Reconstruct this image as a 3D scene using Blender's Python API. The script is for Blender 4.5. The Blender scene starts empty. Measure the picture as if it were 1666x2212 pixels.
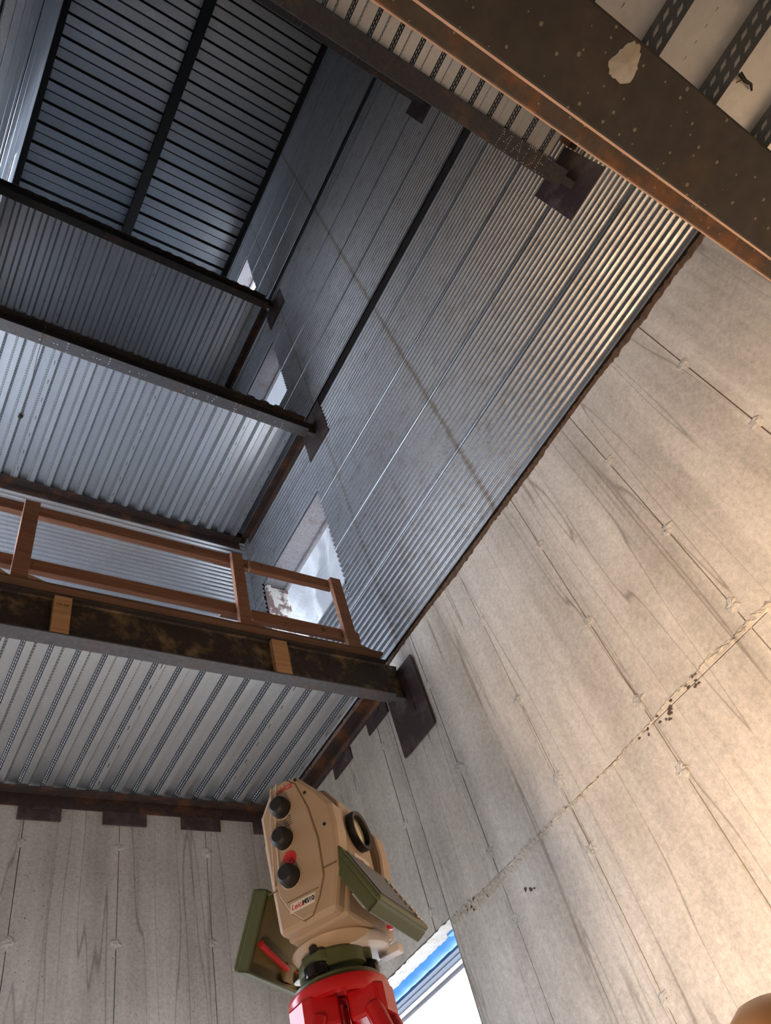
import bpy, bmesh, math, random
from mathutils import Matrix, Vector

# ------------------------------------------------------------------ camera, world, lamp, exposure
scene = bpy.context.scene
COL = scene.collection
H = 1.10                    # camera height above the floor slab
U = 2.78                    # distance from the camera to the right-hand wall (m)

cd = bpy.data.cameras.new('camera')
cam = bpy.data.objects.new('camera', cd)
COL.objects.link(cam)
cd.sensor_fit = 'VERTICAL'
cd.sensor_height = 24.0
cd.sensor_width = 18.0
cd.lens = 1600.64 / 2212 * 24.0
cd.clip_start = 0.02
cd.clip_end = 300
cam.matrix_world = Matrix(((0.8374918, -0.2651949, -0.4777857, 0),
                           (-0.4884040, -0.7554206, -0.4368081, 0),
                           (-0.2450899, 0.5991756, -0.7621808, H),
                           (0, 0, 0, 1)))
scene.camera = cam

world = bpy.data.worlds.new('overcast_sky')
scene.world = world
world.use_nodes = True
bg = world.node_tree.nodes['Background']
bg.inputs['Color'].default_value = (0.77, 0.85, 1.0, 1)
bg.inputs['Strength'].default_value = 11.0

LAMP = (1.05, 0.20, -0.80)  # work lamp head, relative to the camera height
ld = bpy.data.lights.new('work_lamp_light', 'SPOT')
ld.energy = 760
ld.color = (1.0, 0.69, 0.42)
ld.spot_size = math.radians(112)
ld.spot_blend = 1.0
ld.shadow_soft_size = 0.06
lo = bpy.data.objects.new('work_lamp_light', ld)
COL.objects.link(lo)
lo.location = (LAMP[0] + 0.07, LAMP[1], LAMP[2] + H + 0.03)
lo.rotation_euler = Vector((1.73, 0.20, 1.15)).to_track_quat('-Z', 'Y').to_euler()

LAMP2 = (-0.42, 0.22, -0.72)  # second, weaker work lamp
l2 = bpy.data.lights.new('small_lamp_light', 'SPOT')
l2.energy = 52
l2.color = (1.0, 0.69, 0.42)
l2.spot_size = math.radians(92)
l2.spot_blend = 0.8
l2.shadow_soft_size = 0.12
lo2 = bpy.data.objects.new('small_lamp_light', l2)
COL.objects.link(lo2)
lo2.location = (LAMP2[0] + 0.07, LAMP2[1], LAMP2[2] + H + 0.03)
lo2.rotation_euler = Vector((1.0, 0.42, 1.05)).to_track_quat('-Z', 'Y').to_euler()

vs = scene.view_settings
vs.view_transform = 'Standard'
vs.look = 'None'
vs.gamma = 1
vs.use_curve_mapping = False
vs.exposure = 0.15
# ------------------------------------------------------------------ node helpers
def nmat(name):
    m = bpy.data.materials.new(name)
    m.use_nodes = True
    nt = m.node_tree
    return m, nt, nt.nodes['Principled BSDF']

def node(nt, typ, **kw):
    n = nt.nodes.new(typ)
    for k, v in kw.items():
        if k.startswith('i_'):
            n.inputs[k[2:].replace('_', ' ')].default_value = v
        else:
            setattr(n, k, v)
    return n

def pos(nt, scale=(1, 1, 1), off=(0, 0, 0)):
    g = nt.nodes.new('ShaderNodeNewGeometry')
    mp = nt.nodes.new('ShaderNodeMapping')
    mp.inputs['Scale'].default_value = scale
    mp.inputs['Location'].default_value = off
    nt.links.new(g.outputs['Position'], mp.inputs['Vector'])
    return mp.outputs['Vector']

def noise(nt, vec, scale, detail=4, rough=0.55, dist=0.0):
    n = node(nt, 'ShaderNodeTexNoise')
    n.inputs['Scale'].default_value = scale
    n.inputs['Detail'].default_value = detail
    n.inputs['Roughness'].default_value = rough
    n.inputs['Distortion'].default_value = dist
    if vec is not None:
        nt.links.new(vec, n.inputs['Vector'])
    return n.outputs['Fac']

def ramp(nt, fac, stops, interp='LINEAR'):
    r = node(nt, 'ShaderNodeValToRGB')
    r.color_ramp.interpolation = interp
    e = r.color_ramp.elements
    while len(e) < len(stops):
        e.new(0.5)
    for el, (p, c) in zip(e, stops):
        el.position = p
        el.color = (c, c, c, 1) if not isinstance(c, tuple) else (*c, 1)
    nt.links.new(fac, r.inputs['Fac'])
    return r.outputs['Color']

def mix(nt, fac, a, b, blend='MIX'):
    m = node(nt, 'ShaderNodeMix', data_type='RGBA', blend_type=blend)
    for s, v in ((m.inputs[0], fac), (m.inputs[6], a), (m.inputs[7], b)):
        if isinstance(v, (int, float)):
            s.default_value = v
        elif isinstance(v, tuple):
            s.default_value = (*v, 1)
        else:
            nt.links.new(v, s)
    return m.outputs[2]

def bump(nt, bsdf, h, strength=0.3, dist=0.01):
    b = node(nt, 'ShaderNodeBump')
    b.inputs['Strength'].default_value = strength
    b.inputs['Distance'].default_value = dist
    nt.links.new(h, b.inputs['Height'])
    nt.links.new(b.outputs['Normal'], bsdf.inputs['Normal'])

def plain(name, col, rough=0.5, metal=0.0, spec=0.5, var=0.0, scale=30):
    m, nt, b = nmat(name)
    b.inputs['Base Color'].default_value = (*col, 1)
    b.inputs['Roughness'].default_value = rough
    b.inputs['Metallic'].default_value = metal
    b.inputs['Specular IOR Level'].default_value = spec
    if var:
        n = noise(nt, pos(nt), scale)
        c = mix(nt, n, tuple(x * (1 - var) for x in col), tuple(min(1, x * (1 + var)) for x in col))
        nt.links.new(c, b.inputs['Base Color'])
    return m

def concrete(name, a, bcol, streak=0.5, axis='y'):
    m, nt, b = nmat(name)
    p = pos(nt)
    big = noise(nt, p, 1.1, 5, 0.6)
    col = mix(nt, ramp(nt, big, [(0.32, 0.0), (0.68, 1.0)]), a, bcol)
    # fine mottling
    col = mix(nt, 0.6, col, ramp(nt, noise(nt, p, 48, 7, 0.8), [(0.25, 0.20), (0.75, 0.72)]), 'OVERLAY')
    # broad vertical board tone and long soft run-off bands
    col = mix(nt, 0.6, col, ramp(nt, noise(nt, pos(nt, (5.5, 5.5, 0.3), (8, 3, 2)), 1.0, 4, 0.6), [(0.28, 0.30), (0.72, 0.66)]), 'OVERLAY')
    # vertical run-off streaks with wandering edges
    st = noise(nt, pos(nt, (16, 16, 0.35)), 1.0, 5, 0.65, 0.2)
    col = mix(nt, ramp(nt, st, [(0.56, 0.0), (0.80, streak * 0.16)]), col, (0.17, 0.145, 0.11))
    st2 = noise(nt, pos(nt, (30, 30, 0.8), (3, 7, 1)), 1.0, 3, 0.5, 0.2)
    col = mix(nt, ramp(nt, st2, [(0.60, 0.0), (0.74, 0.14)]), col, (0.18, 0.15, 0.11))
    # thin drip lines (level sets of a stretched noise)
    dl = noise(nt, pos(nt, (3.6, 3.6, 0.16), (1.7, 0.4, 0)), 1.0, 2.5, 0.5, 0.12)
    col = mix(nt, ramp(nt, dl, [(0.4955, 0.0), (0.4990, 0.6), (0.5010, 0.6), (0.5045, 0.0)]), col, (0.13, 0.10, 0.07))
    dl2 = noise(nt, pos(nt, (4.1, 4.1, 0.2), (5.7, 2.4, 3)), 1.0, 2, 0.5, 0.1)
    col = mix(nt, ramp(nt, dl2, [(0.3965, 0.0), (0.3990, 0.5), (0.4010, 0.5), (0.4035, 0.0)]), col, (0.10, 0.08, 0.06))
    # patches of pitted skin
    pit = node(nt, 'ShaderNodeTexVoronoi')
    pit.inputs['Scale'].default_value = 62
    nt.links.new(p, pit.inputs['Vector'])
    gate = ramp(nt, noise(nt, p, 2.6, 3), [(0.35, 0.10), (0.70, 0.25)])
    psep = node(nt, 'ShaderNodeSeparateColor')
    nt.links.new(pit.outputs['Color'], psep.inputs['Color'])
    pw = node(nt, 'ShaderNodeMath', operation='POWER')
    nt.links.new(psep.outputs[0], pw.inputs[0])
    pw.inputs[1].default_value = 3.0
    pth = node(nt, 'ShaderNodeMath', operation='MULTIPLY')
    nt.links.new(pw.outputs[0], pth.inputs[0])
    nt.links.new(gate, pth.inputs[1])
    cmpn = node(nt, 'ShaderNodeMath', operation='LESS_THAN')
    nt.links.new(pit.outputs['Distance'], cmpn.inputs[0])
    nt.links.new(pth.outputs[0], cmpn.inputs[1])
    col = mix(nt, cmpn.outputs[0], col, (0.09, 0.075, 0.055))
    # darker dusty stains
    col = mix(nt, ramp(nt, noise(nt, pos(nt, (1, 1, 0.6), (9, 1, 4)), 2.3, 6, 0.7), [(0.52, 0.0), (0.75, 0.38)]), col, (0.22, 0.19, 0.15))
    # faint rust
    col = mix(nt, ramp(nt, noise(nt, pos(nt, (7, 7, 0.5), (2, 8, 6)), 1.0, 4), [(0.66, 0.0), (0.8, 0.2)]), col, (0.33, 0.22, 0.12))
    nt.links.new(col, b.inputs['Base Color'])
    b.inputs['Roughness'].default_value = 0.88
    b.inputs['Specular IOR Level'].default_value = 0.25
    hh = mix(nt, 0.5, noise(nt, p, 14, 8, 0.65), mix(nt, cmpn.outputs[0], (0.6, 0.6, 0.6), (0, 0, 0)))
    bump(nt, b, hh, 0.35, 0.006)
    return m

def galv(name, lo_c, hi_c, rough=0.38, metal=0.85, dirt=0.0, stain=(0.12, 0.09, 0.06), seam=None):
    m, nt, b = nmat(name)
    p = pos(nt)
    v = node(nt, 'ShaderNodeTexVoronoi')
    v.inputs['Scale'].default_value = 70
    nt.links.new(p, v.inputs['Vector'])
    sp = node(nt, 'ShaderNodeSeparateColor')
    nt.links.new(v.outputs['Color'], sp.inputs['Color'])
    f = mix(nt, 0.5, sp.outputs[0], noise(nt, p, 3.5, 3))
    col = mix(nt, f, lo_c, hi_c)
    if dirt:
        d = noise(nt, pos(nt, (4, 4, 4), (4, 4, 4)), 1.6, 7, 0.72)
        col = mix(nt, ramp(nt, d, [(0.52, 0.0), (0.72, dirt)]), col, stain)
        d2 = noise(nt, p, 60, 3, 0.6)
        col = mix(nt, ramp(nt, d2, [(0.62, 0.0), (0.7, dirt * 0.7)]), col, (0.08, 0.07, 0.06))
    if seam:
        # grout that leaked at the sheet end laps: soft bands at fixed places along the wall
        sx = node(nt, 'ShaderNodeSeparateXYZ')
        g = nt.nodes.new('ShaderNodeNewGeometry')
        nt.links.new(g.outputs['Position'], sx.inputs[0])
        wob = noise(nt, pos(nt, (1, 1, 1)), 9, 4)
        for yy, wdt, amt in seam:
            s1 = node(nt, 'ShaderNodeMath', operation='SUBTRACT')
            nt.links.new(sx.outputs['Y'], s1.inputs[0])
            s1.inputs[1].default_value = yy
            s2 = node(nt, 'ShaderNodeMath', operation='ABSOLUTE')
            nt.links.new(s1.outputs[0], s2.inputs[0])
            s3 = node(nt, 'ShaderNodeMath', operation='MULTIPLY_ADD')
            nt.links.new(wob, s3.inputs[0])
            s3.inputs[1].default_value = wdt * 1.6
            nt.links.new(s2.outputs[0], s3.inputs[2])
            r = ramp(nt, s3.outputs[0], [(wdt * 0.9, amt), (wdt * 1.7, 0.0)])
            col = mix(nt, r, col, (0.14, 0.11, 0.075))
    nt.links.new(col, b.inputs['Base Color'])
    b.inputs['Metallic'].default_value = metal
    r = ramp(nt, noise(nt, p, 5, 5), [(0.3, rough - 0.03), (0.7, rough + 0.05)])
    nt.links.new(r, b.inputs['Roughness'])
    bump(nt, b, noise(nt, p, 4, 2), 0.03, 0.01)
    return m

def steel(name, base, rust, amt=(0.5, 0.7), speck=0.0, rough=0.6, speckcol=(0.35, 0.30, 0.24), metal=0.25):
    m, nt, b = nmat(name)
    p = pos(nt)
    n = noise(nt, p, 5.5, 7, 0.68)
    col = mix(nt, ramp(nt, n, [(amt[0], 0.0), (amt[1], 1.0)]), base, rust)
    col = mix(nt, 0.6, col, ramp(nt, noise(nt, p, 40, 4), [(0.2, 0.25), (0.8, 0.7)]), 'OVERLAY')
    if speck:
        v = node(nt, 'ShaderNodeTexVoronoi')
        v.inputs['Scale'].default_value = 75
        nt.links.new(p, v.inputs['Vector'])
        sep = node(nt, 'ShaderNodeSeparateColor')
        nt.links.new(v.outputs['Color'], sep.inputs['Color'])
        thr = node(nt, 'ShaderNodeMath', operation='MULTIPLY')
        nt.links.new(sep.outputs[1], thr.inputs[0])
        thr.inputs[1].default_value = speck
        lt = node(nt, 'ShaderNodeMath', operation='LESS_THAN')
        nt.links.new(v.outputs['Distance'], lt.inputs[0])
        nt.links.new(thr.outputs[0], lt.inputs[1])
        col = mix(nt, lt.outputs[0], col, speckcol)
    nt.links.new(col, b.inputs['Base Color'])
    b.inputs['Metallic'].default_value = metal
    b.inputs['Roughness'].default_value = rough
    bump(nt, b, n, 0.25, 0.006)
    return m

def wood(name, a, c):
    m, nt, b = nmat(name)
    p = pos(nt, (1.2, 22, 22))
    n = noise(nt, p, 1.6, 4, 0.6, 0.8)
    col = mix(nt, ramp(nt, n, [(0.35, 0.0), (0.65, 1.0)]), a, c)
    v = node(nt, 'ShaderNodeTexVoronoi')
    v.inputs['Scale'].default_value = 6
    nt.links.new(pos(nt), v.inputs['Vector'])
    col = mix(nt, ramp(nt, v.outputs['Distance'], [(0.05, 0.75), (0.13, 0.0)]), col, tuple(x * 0.25 for x in a))
    nt.links.new(col, b.inputs['Base Color'])
    b.inputs['Roughness'].default_value = 0.75
    bump(nt, b, n, 0.15, 0.003)
    return m

M = {}
M['conc'] = concrete('board_formed_concrete', (0.44, 0.398, 0.345), (0.56, 0.516, 0.460))
M['conc_dark'] = plain('reddish_joint_backing', (0.15, 0.095, 0.07), 0.95, var=0.4, scale=18)  # reddish-brown backing that shows in the panel joints
M['patch'] = concrete('rough_tie_grout', (0.40, 0.37, 0.325), (0.54, 0.505, 0.455), 0.3)
M['honey'] = concrete('honeycombed_concrete', (0.40, 0.35, 0.28), (0.53, 0.47, 0.39), 0.4)
M['slab'] = plain('floor_slab_concrete', (0.31, 0.30, 0.285), 0.9, var=0.25, scale=4)
M['ground'] = plain('gravel_ground', (0.33, 0.32, 0.30), 0.95, var=0.3, scale=3)
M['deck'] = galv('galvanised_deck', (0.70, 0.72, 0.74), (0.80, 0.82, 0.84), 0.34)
M['deck_web_shade'] = galv('galvanised_deck_web_shade', (0.16, 0.18, 0.20), (0.24, 0.26, 0.29), 0.45)  # dark colour stands in for the dark surroundings the webs would reflect
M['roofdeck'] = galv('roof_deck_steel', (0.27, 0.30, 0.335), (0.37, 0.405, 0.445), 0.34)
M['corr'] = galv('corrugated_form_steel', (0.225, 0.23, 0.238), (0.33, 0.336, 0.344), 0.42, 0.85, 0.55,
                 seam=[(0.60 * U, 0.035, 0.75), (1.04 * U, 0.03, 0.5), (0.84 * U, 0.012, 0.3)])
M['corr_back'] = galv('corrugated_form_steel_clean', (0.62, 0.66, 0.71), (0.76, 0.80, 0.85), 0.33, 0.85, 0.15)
M['beam'] = steel('mill_scale_beam', (0.055, 0.046, 0.042), (0.13, 0.075, 0.045), (0.52, 0.72), 0.12)
M['beam_flange'] = steel('blue_grey_flange', (0.12, 0.115, 0.12), (0.15, 0.10, 0.075), (0.52, 0.75), 0.10, 0.5)
M['beam_tan'] = steel('stained_beam', (0.055, 0.043, 0.036), (0.27, 0.18, 0.09), (0.50, 0.64), 0.0, 0.6)
M['beam_rust'] = steel('rust_streaked_beam', (0.10, 0.075, 0.055), (0.30, 0.12, 0.04), (0.48, 0.66), 0.16, 0.55)
M['beam_near'] = steel('speckled_near_beam', (0.042, 0.036, 0.030), (0.080, 0.052, 0.030), (0.5, 0.75), 0.20, 0.6, (0.20, 0.165, 0.12))
M['edge'] = plain('lamplit_flange_edge', (0.85, 0.52, 0.34), 0.4, 0.2, var=0.25)  # bright colour carries the lamp's highlight on the flange edges
M['ledger'] = steel('rusty_ledger_angle', (0.055, 0.036, 0.03), (0.20, 0.075, 0.03), (0.5, 0.68), 0.0, 0.55)
M['plate'] = steel('embed_plate', (0.055, 0.034, 0.032), (0.13, 0.095, 0.085), (0.50, 0.66), 0.0, 0.5)
M['black'] = plain('black_gap', (0.012, 0.011, 0.011), 0.9)
M['mud'] = plain('leaked_mortar', (0.075, 0.045, 0.028), 0.95, var=0.6, scale=30)
M['wood'] = wood('dark_red_lumber', (0.25, 0.11, 0.058), (0.37, 0.175, 0.095))  # darker and redder than the block lumber
M['wood_yellow'] = wood('yellowish_lumber', (0.50, 0.265, 0.115), (0.63, 0.36, 0.17))  # lighter and yellower than the rail lumber
M['ply'] = wood('plywood_edge', (0.13, 0.06, 0.032), (0.20, 0.10, 0.05))
M['lintel'] = steel('speckled_lintel_plate', (0.30, 0.29, 0.31), (0.20, 0.14, 0.12), (0.55, 0.75), 0.22, 0.5, (0.10, 0.05, 0.035), 0.1)
M['jamb'] = steel('peeling_jamb', (0.20, 0.13, 0.12), (0.70, 0.68, 0.62), (0.47, 0.53), 0.0, 0.8, metal=0)
M['white_soffit'] = concrete('pale_lintel_concrete', (0.62, 0.60, 0.56), (0.74, 0.72, 0.68), 0.15)
M['blue'] = plain('blue_membrane', (0.06, 0.32, 0.82), 0.35, var=0.15, scale=9)
M['slate'] = plain('slate_flashing', (0.11, 0.145, 0.21), 0.5, var=0.2)
M['alu'] = plain('aluminium_frame', (0.55, 0.56, 0.58), 0.35, 0.6)
M['tan'] = plain('beige_plastic', (0.46, 0.35, 0.255), 0.42, var=0.03)
M['tan2'] = plain('beige_plastic_cover', (0.45, 0.345, 0.255), 0.38)
M['groove'] = plain('beige_groove', (0.20, 0.13, 0.08), 0.6)
M['rubber'] = plain('black_rubber', (0.012, 0.012, 0.013), 0.55)
M['gloss_black'] = plain('gloss_black', (0.008, 0.008, 0.010), 0.12)
M['green'] = plain('olive_green_plastic', (0.085, 0.105, 0.045), 0.42, var=0.06)
M['green_in'] = plain('olive_housing_back', (0.17, 0.14, 0.055), 0.5, var=0.1)
M['red'] = plain('red_enamel', (0.52, 0.012, 0.018), 0.22)
M['redplastic'] = plain('red_plastic', (0.62, 0.03, 0.04), 0.35)
M['yellow'] = plain('yellow_paint', (0.72, 0.42, 0.03), 0.4)
M['white'] = plain('white_print', (0.75, 0.73, 0.70), 0.5)
M['ink'] = plain('black_print', (0.02, 0.02, 0.02), 0.6)
M['red_ink'] = plain('red_print', (0.60, 0.03, 0.04), 0.5)
M['chalk'] = plain('chalk', (0.62, 0.60, 0.57), 0.9)
M['chrome'] = plain('bright_metal', (0.75, 0.74, 0.72), 0.15, 1.0)
M['pale'] = plain('pale_lit_base', (0.72, 0.70, 0.72), 0.4)  # pale tone, used to paint door light on the tan base
M['keypad'] = plain('keypad_panel', (0.10, 0.10, 0.10), 0.35)
M['string'] = plain('twine', (0.16, 0.11, 0.06), 0.9)
M['brass'] = plain('brass_key', (0.62, 0.46, 0.16), 0.3, 0.8)
M['hat'] = plain('orange_hat_shell', (0.62, 0.29, 0.10), 0.28)
M['skin'] = plain('skin', (0.45, 0.26, 0.18), 0.55)
M['vest'] = plain('work_jacket', (0.10, 0.11, 0.13), 0.85, var=0.2)
M['jeans'] = plain('work_trousers', (0.05, 0.065, 0.10), 0.9, var=0.2)
M['splat'] = plain('dried_concrete_splash', (0.36, 0.32, 0.26), 0.9, var=0.25, scale=60)
m, nt, b = nmat('lens_glass')
b.inputs['Base Color'].default_value = (0.62, 0.58, 0.40, 1)
b.inputs['Roughness'].default_value = 0.05
b.inputs['Metallic'].default_value = 0.25
M['lens'] = m
m, nt, b = nmat('hanging_tarp')
p_ = pos(nt)
wr = noise(nt, pos(nt, (1, 1, 1)), 4.5, 6, 0.65, 1.2)
nt.links.new(mix(nt, wr, (0.14, 0.145, 0.155), (0.26, 0.268, 0.28)), b.inputs['Base Color'])
b.inputs['Roughness'].default_value = 0.55
bump(nt, b, wr, 0.9, 0.04)
tr_ = node(nt, 'ShaderNodeBsdfTranslucent')
tr_.inputs['Color'].default_value = (0.15, 0.157, 0.165, 1)
ms = node(nt, 'ShaderNodeMixShader')
ms.inputs[0].default_value = 0.35
nt.links.new(b.outputs[0], ms.inputs[1])
nt.links.new(tr_.outputs[0], ms.inputs[2])
nt.links.new(ms.outputs[0], nt.nodes['Material Output'].inputs['Surface'])
M['tarp'] = m

# ------------------------------------------------------------------ mesh helpers
class MB:
    def __init__(s):
        s.v, s.f, s.mi = [], [], []
    def add(s, vs_, fs, mi=0):
        o = len(s.v)
        s.v += [tuple(p) for p in vs_]
        s.f += [tuple(i + o for i in f) for f in fs]
        s.mi += [mi] * len(fs)
        return s
    def box(s, x0, x1, y0, y1, z0, z1, mi=0):
        s.add([(x0, y0, z0), (x1, y0, z0), (x1, y1, z0), (x0, y1, z0), (x0, y0, z1), (x1, y0, z1), (x1, y1, z1), (x0, y1, z1)],
              [(3, 2, 1, 0), (4, 5, 6, 7), (0, 1, 5, 4), (1, 2, 6, 5), (2, 3, 7, 6), (3, 0, 4, 7)], mi)
        return s
    def prism(s, poly, axis, a0, a1, mi=0):
        """closed polygon (2-D) swept along an axis; the remaining two axes keep x,y,z order"""
        n = len(poly)
        def P(q, a):
            if axis == 'x': return (a, q[0], q[1])
            if axis == 'y': return (q[0], a, q[1])
            return (q[0], q[1], a)
        vv = [P(q, a0) for q in poly] + [P(q, a1) for q in poly]
        ff = [(i, (i + 1) % n, n + (i + 1) % n, n + i) for i in range(n)]
        ff += [tuple(reversed(range(n))), tuple(range(n, 2 * n))]
        s.add(vv, ff, mi)
        return s
    def lathe(s, prof, seg=32, c=(0, 0, 0), axis='z', mi=0):
        vv = []
        n = len(prof)
        for i in range(seg):
            a = 2 * math.pi * i / seg
            for r, h in prof:
                if axis == 'z': q = (r * math.cos(a), r * math.sin(a), h)
                elif axis == 'y': q = (r * math.cos(a), h, r * math.sin(a))
                else: q = (h, r * math.cos(a), r * math.sin(a))
                vv.append((q[0] + c[0], q[1] + c[1], q[2] + c[2]))
        ff = []
        for i in range(seg):
            j = (i + 1) % seg
            for k in range(n - 1):
                ff.append((i * n + k, j * n + k, j * n + k + 1, i * n + k + 1))
        s.add(vv, ff, mi)
        return s
    def tube(s, pts, r, seg=8, mi=0, r1=None):
        pts = [Vector(p) for p in pts]
        n = len(pts)
        rings = []
        prev = None
        for i, p in enumerate(pts):
            t = (pts[min(i + 1, n - 1)] - pts[max(i - 1, 0)]).normalized()
            up = prev if prev else (Vector((0, 0, 1)) if abs(t.z) < 0.9 else Vector((1, 0, 0)))
            a = t.cross(up).normalized()
            bb = a.cross(t).normalized()
            prev = bb
            rr = r if r1 is None else r + (r1 - r) * i / (n - 1)
            rings.append([p + (a * math.cos(2 * math.pi * k / seg) + bb * math.sin(2 * math.pi * k / seg)) * rr for k in range(seg)])
        vv = [q for ring in rings for q in ring]
        ff = [(i * seg + k, i * seg + (k + 1) % seg, (i + 1) * seg + (k + 1) % seg, (i + 1) * seg + k) for i in range(n - 1) for k in range(seg)]
        ff += [tuple(reversed(range(seg))), tuple(range((n - 1) * seg, n * seg))]
        s.add(vv, ff, mi)
        return s
    def build(s, name, mats, parent=None, loc=None, bevel=0.0, smooth=False, weld=False):
        me = bpy.data.meshes.new(name)
        me.from_pydata(s.v, [], s.f)
        for mm in (mats if isinstance(mats, (list, tuple)) else [mats]):
            me.materials.append(M[mm])
        me.polygons.foreach_set('material_index', s.mi)
        if smooth:
            me.polygons.foreach_set('use_smooth', [True] * len(s.f))
        bm = bmesh.new()
        bm.from_mesh(me)
        if weld:
            bmesh.ops.remove_doubles(bm, verts=bm.verts, dist=1e-5)
        bmesh.ops.recalc_face_normals(bm, faces=bm.faces)
        bm.to_mesh(me)
        bm.free()
        o = bpy.data.objects.new(name, me)
        COL.objects.link(o)
        if loc is not None:
            o.location = loc
        if parent is not None:
            o.parent = parent
        if bevel:
            bv = o.modifiers.new('edges', 'BEVEL')
            bv.width = bevel
            bv.segments = 2
            bv.limit_method = 'ANGLE'
            bv.angle_limit = math.radians(40)
        if smooth:
            try:
                me.set_sharp_from_angle(angle=math.radians(38))
            except Exception:
                pass
        return o

def empty(name, loc=(0, 0, 0), rz=0.0):
    o = bpy.data.objects.new(name, None)
    o.empty_display_size = 0.1
    COL.objects.link(o)
    o.location = loc
    o.rotation_euler = (0, 0, rz)
    return o

def tag(o, label=None, cat=None, group=None, kind=None):
    if label: o['label'] = label
    if cat: o['category'] = cat
    if group: o['group'] = group
    if kind: o['kind'] = kind
    return o

def w(z):            # height above the camera (in units of the wall distance) -> world z
    return z * U + H

def inst(o, name, parent=None, loc=None):
    c = o.copy()
    c.name = name
    COL.objects.link(c)
    c.parent = parent
    if loc is not None:
        c.location = loc
    return c

rng = random.Random(4)
# ------------------------------------------------------------------ the shaft
XR, XL, YB, YF = U, -0.26 * U, 1.70 * U, -0.68 * U
ZC = 1.20                       # top of the cast walls
TH = 0.26
WIN = [(1.57, 2.035), (2.75, 3.235), (3.92, 4.40)]
WY = (1.163 * U, 1.615 * U)     # window bay
DOOR = (3.23, 4.50, 1.65)       # y range and head (relative to camera height)
ROOF = 4.70

def wall_grid(mb, axis, t0, t1, a0, a1, z0, z1, holes):
    As = sorted({a0, a1, *[v for h in holes for v in h[:2]]})
    Zs = sorted({z0, z1, *[v for h in holes for v in h[2:]]})
    for i in range(len(As) - 1):
        for j in range(len(Zs) - 1):
            ca, cz = (As[i] + As[i + 1]) / 2, (Zs[j] + Zs[j + 1]) / 2
            if any(h[0] < ca < h[1] and h[2] < cz < h[3] for h in holes):
                continue
            if axis == 'x':
                mb.box(t0, t1, As[i], As[i + 1], Zs[j], Zs[j + 1])
            else:
                mb.box(As[i], As[i + 1], t0, t1, Zs[j], Zs[j + 1])

ztop = w(ROOF + 0.09)
holes_r = [(WY[0], WY[1], w(a), w(c)) for a, c in WIN] + [(DOOR[0], DOOR[1], 0, DOOR[2] + H)]
mb = MB(); wall_grid(mb, 'x', XR + 0.016, XR + TH, YF, YB + TH, 0, ztop, holes_r)
wall_right = tag(mb.build('wall_right', 'conc_dark', weld=True), 'shaft wall on the right, cast concrete below and corrugated steel above', kind='structure')
ENT = (2.5, 4.5, 1.75)        # unseen opening added on the left to let daylight in
LWIN = [(1.02 * U, WY[1], w(1.24), w(2.24)), (1.32 * U, WY[1], w(2.85), w(3.20)), (WY[0], WY[1], w(4.15), w(4.40))]  # left-wall openings, unseen and sized for the daylight they bring
holes_l = LWIN[:] + [(ENT[0], ENT[1], 0, ENT[2] + H)]
mb = MB(); wall_grid(mb, 'x', XL - TH, XL - 0.016, YF, YB + TH, 0, ztop, holes_l)
wall_left = tag(mb.build('wall_left', 'conc_dark', weld=True), 'shaft wall on the left, clad in corrugated steel', kind='structure')
mb = MB(); wall_grid(mb, 'y', YB + 0.016, YB + TH, XL - 0.016, XR + 0.016, 0, ztop, [])
wall_back = tag(mb.build('wall_back', 'conc_dark', weld=True), 'end wall of the shaft, cast concrete below and corrugated steel above', kind='structure')
mb = MB(); wall_grid(mb, 'y', YF - TH, YF, XL - TH, XR + TH, 0, ztop, [])
wall_front = tag(mb.build('wall_front', 'conc', weld=True), 'plain concrete wall behind the camera', kind='structure')
mb = MB(); mb.box(XL - 0.3, XR + 0.3, YF - 0.3, YB + 0.3, -0.15, 0.0)
tag(mb.build('floor', 'slab'), 'bare concrete floor slab', kind='structure')
mb = MB(); mb.box(-40, 40, -40, 40, -0.40, -0.20)
tag(mb.build('ground', 'ground'), 'gravel ground outside', kind='structure')

# cast panels between formwork seams, with a lift joint
LIFT = 0.588
def cast_panels(wall, axis, seams, face, a0, a1, zsplit, holes, ztop_):
    cuts = [a0] + [s for s in seams if a0 + 0.01 < s < a1 - 0.01] + [a1]
    zz = sorted({0.0, zsplit, ztop_})
    for i in range(len(cuts) - 1):
        for j in range(len(zz) - 1):
            rects = [(cuts[i], cuts[i + 1], zz[j], zz[j + 1])]
            for h in holes:
                new = []
                for r in rects:
                    if h[1] <= r[0] or h[0] >= r[1] or h[3] <= r[2] or h[2] >= r[3]:
                        new.append(r); continue
                    if r[0] < h[0] - 0.01: new.append((r[0], h[0], r[2], r[3]))
                    if r[1] > h[1] + 0.01: new.append((h[1], r[1], r[2], r[3]))
                    if r[3] > h[3] + 0.01: new.append((max(r[0], h[0]), min(r[1], h[1]), h[3], r[3]))
                rects = new
            for r in rects:
                g = 0.0022
                dpt = rng.uniform(-0.0015, 0.0015)
                q = MB()
                if axis == 'x':
                    sgn = 1 if face > 0 else -1
                    q.box(min(face + dpt, face + sgn * 0.016), max(face + dpt, face + sgn * 0.016), r[0] + g, r[1] - g, r[2] + g, r[3] - g)
                else:
                    q.box(r[0] + g, r[1] - g, face + dpt, face + 0.016, r[2] + g, r[3] - g)
                q.build('concrete_panel', 'conc', wall, bevel=0.0018)

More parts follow.
